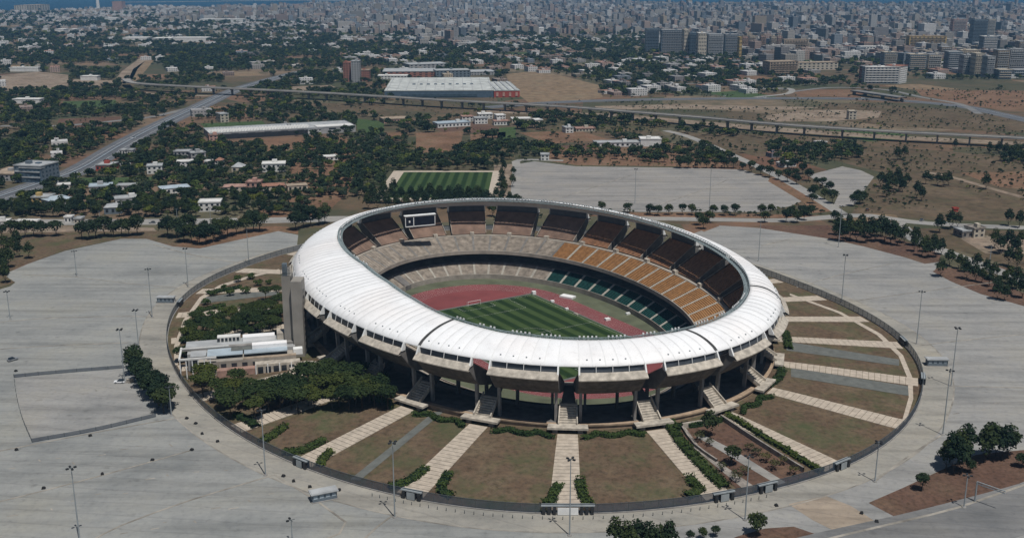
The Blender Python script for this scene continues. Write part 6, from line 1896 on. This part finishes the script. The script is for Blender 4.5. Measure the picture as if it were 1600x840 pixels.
# ================================================================== CARS
def car_mesh(mat):
    m = MB()
    m.prism([(-2.1, -.85, .3), (2.1, -.85, .3), (2.1, .85, .3), (-2.1, .85, .3)], [(-2.05, -.8, .85), (2.0, -.8, .8), (2.0, .8, .8), (-2.05, .8, .85)])
    return m.mesh('body', mat)
cab = MB(); cab.prism([(-1.7, -.78, .85), (.9, -.78, .85), (.9, .78, .85), (-1.7, .78, .85)], [(-1.3, -.62, 1.45), (.3, -.62, 1.45), (.3, .62, 1.45), (-1.3, .62, 1.45)])
cab_me = cab.mesh('cabin', 'glass_dark')
wh = MB(); wh.tube([(0, -.1, 0), (0, .1, 0)], .32, 10); wh_me = wh.mesh('wheel', 'rubber_black')
rim = MB(); rim.tube([(0, -.11, 0), (0, .11, 0)], .18, 8); rim_me = rim.mesh('rim', 'steel')
bodies = {c: car_mesh(c) for c in ('car_white', 'car_grey', 'car_red')}
CARS = [(1132, 151, 'car_white', 'white car on the motorway, left of the others'), (1195, 153, 'car_white', 'white car on the motorway near the interchange'), (1348, 154, 'car_white', 'white car on the motorway before the overpass'), (905, 158, 'car_grey', 'grey car on the motorway beside the golden field'), (208, 216, 'car_white', 'white car on the left highway'), (118, 271, 'car_white', 'white van like car lower on the left highway'), (270, 188, 'car_grey', 'grey car high on the left highway'), (1440, 345, 'car_grey', 'dark car on the right boulevard, left one'), (1475, 349, 'car_grey', 'dark car on the right boulevard, right one'), (1355, 329, 'car_red', 'red car at the junction by the far lot'), (238, 349, 'car_grey', 'dark car on the left boulevard'), (20, 563, 'car_grey', 'dark car near the fenced left lot'), (187, 598, 'car_white', 'white car parked by the tall mast with cabinet')]
for x, y, c, lab in CARS:
    o = thing('car', lab, 'car', tuple(Vector(G(x, y)) + Vector((0, 0, .1))), random.choice((0.1, 3.2, .9)))
    link('body', bodies[c], o, (0, 0, 0)); link('cabin', cab_me, o, (0, 0, 0))
    for sx in (-1.3, 1.3):
        for sy in (-.8, .8):
            wl = link('wheel', wh_me, o, (sx, sy, .32)); link('rim', rim_me, wl, (0, 0, 0))

# ================================================================== LABELS OF LIKE THINGS
LAND = [(380, 596, 'the office block'), (460, 566, 'the twin slab tower'), (430, 662, 'the first garden path'), (560, 672, 'the second garden path'), (300, 640, 'the left fence bend'), (616, 622, 'the left plinth stairs'), (330, 486, 'the upper garden path'), (425, 440, 'the topmost garden path'),
        (45, 286, 'the blue grey office'), (163, 267, 'the red walled building'), (63, 320, 'the yellow house'), (98, 324, 'the blue roofed house'), (177, 335, 'the green house'), (242, 271, 'the two storey villa'), (297, 249, 'the grey double villa'), (371, 269, 'the pyramid roofed house'), (428, 269, 'the large white villa'), (396, 300, 'the terracotta farmhouse'), (328, 331, 'the terraced white villa'), (275, 302, 'the sprawling house'), (515, 251, 'the long white roof'), (442, 212, 'the factory shed'), (690, 290, 'the practice pitch'), (600, 290, 'the practice pitch corner'), (690, 224, 'the red soil field'), (657, 340, 'the scoreboard'), (850, 251, 'the white cube house'), (480, 345, 'the left roof end'), (540, 342, 'the boulevard end'), (980, 229, 'the long white hall'),
        (1019, 82, 'the dark leftmost tower'), (1050, 84, 'the wide slate tower'), (1096, 91, 'the bright cream tower'), (1142, 88, 'the grey slate tower'), (1190, 80, 'the pink blocks'), (1243, 86, 'the brown slab'), (1224, 118, 'the long tan slab'), (1278, 110, 'the low tan wing'), (1380, 131, 'the curved office block'), (1448, 83, 'the ochre block'), (1498, 64, 'the tall pinkish tower'), (1530, 72, 'the tallest tower'), (1545, 90, 'the white edged tower'), (1365, 84, 'the white low block'), (1590, 114, 'the right edge estate'), (690, 150, 'the supermarket'), (550, 128, 'the brick tower block'), (640, 121, 'the brick factory'), (870, 140, 'the golden field'), (842, 54, 'the bright white cube'), (738, 46, 'the long far hall'), (345, 36, 'the pale arcade roof'), (296, 66, 'the longest white warehouse'), (153, 14, 'the lighthouse'), (100, 53, 'the bright white halls'), (210, 110, 'the dirt bend'), (183, 16, 'the rose shore block'), (756, 118, 'the grey warehouse'), (1395, 106, 'the dark rear block')]
def ordinal(k):
    if k < 20: return ORD[k]
    tens = ['twent', 'thirt', 'fort', 'fift', 'sixt', 'sevent', 'eight', 'ninet'][min((k + 1) // 10 - 2, 7)]
    return tens + 'ieth' if (k + 1) % 10 == 0 else tens + 'y-' + ORD[(k + 1) % 10 - 1]
def relabel():
    by, big = {}, {}
    for o in scene.objects:
        if o.parent is None and o.get('group') and o.get('label'):
            by.setdefault(o['label'], []).append(o)
    for lab, obs in by.items():
        if len(obs) < 2:
            continue
        pos = [PX(o.location.x, o.location.y, o.location.z) for o in obs]
        if len(obs) <= 20 or 'bollard' in lab:
            for k, (p, o) in enumerate(sorted(zip(pos, obs), key=lambda q: q[0][0])):
                o['label'] = ('leftmost ' if k == 0 else ordinal(k) + '-from-left ') + lab
            continue
        base = lab.split(' in the ')[0].split(' standing')[0].split(' between')[0].split(' among')[0].split(' on the')[0]
        big.setdefault(base, []).extend(zip(pos, obs))
    for base, l0 in big.items():
        sub = {}
        for p, o in l0:
            L = min(LAND, key=lambda l: (l[0] - p[0]) ** 2 + (2.5 * (l[1] - p[1])) ** 2)
            dx, dy = p[0] - L[0], 2.5 * (p[1] - L[1])
            w = ('left of' if dx < 0 else 'right of') if abs(dx) > abs(dy) else ('behind' if dy < 0 else 'in front of')
            sub.setdefault((w, L[2]), []).append((dx * dx + dy * dy, o))
        for (w, ln), l in sub.items():
            l.sort(key=lambda q: q[0])
            for k, (_, o) in enumerate(l):
                o['label'] = '%s %s %s%s' % (base, w, ln, '' if len(l) == 1 else (', nearest' if k == 0 else ', %s nearest' % ordinal(k)))
relabel()

# ================================================================== HAZE
def haze():
    m = bpy.data.materials.new('haze'); m.use_nodes = True
    nt = m.node_tree; nt.nodes.remove(nt.nodes['Principled BSDF'])
    v = nt.nodes.new('ShaderNodeVolumePrincipled')
    v.inputs['Color'].default_value = (.30, .62, 1.0, 1)
    v.inputs['Density'].default_value = HAZE_DENSITY
    v.inputs['Anisotropy'].default_value = 0.0
    nt.links.new(v.outputs[0], nt.nodes['Material Output'].inputs['Volume'])
    MATS['haze'] = m
    b = MB(); b.box((0, 13250, 79), (150000, 118000, 176))
    struct(b.build('haze', 'haze'), 'stuff')
HAZE_DENSITY = 0.00006
haze()
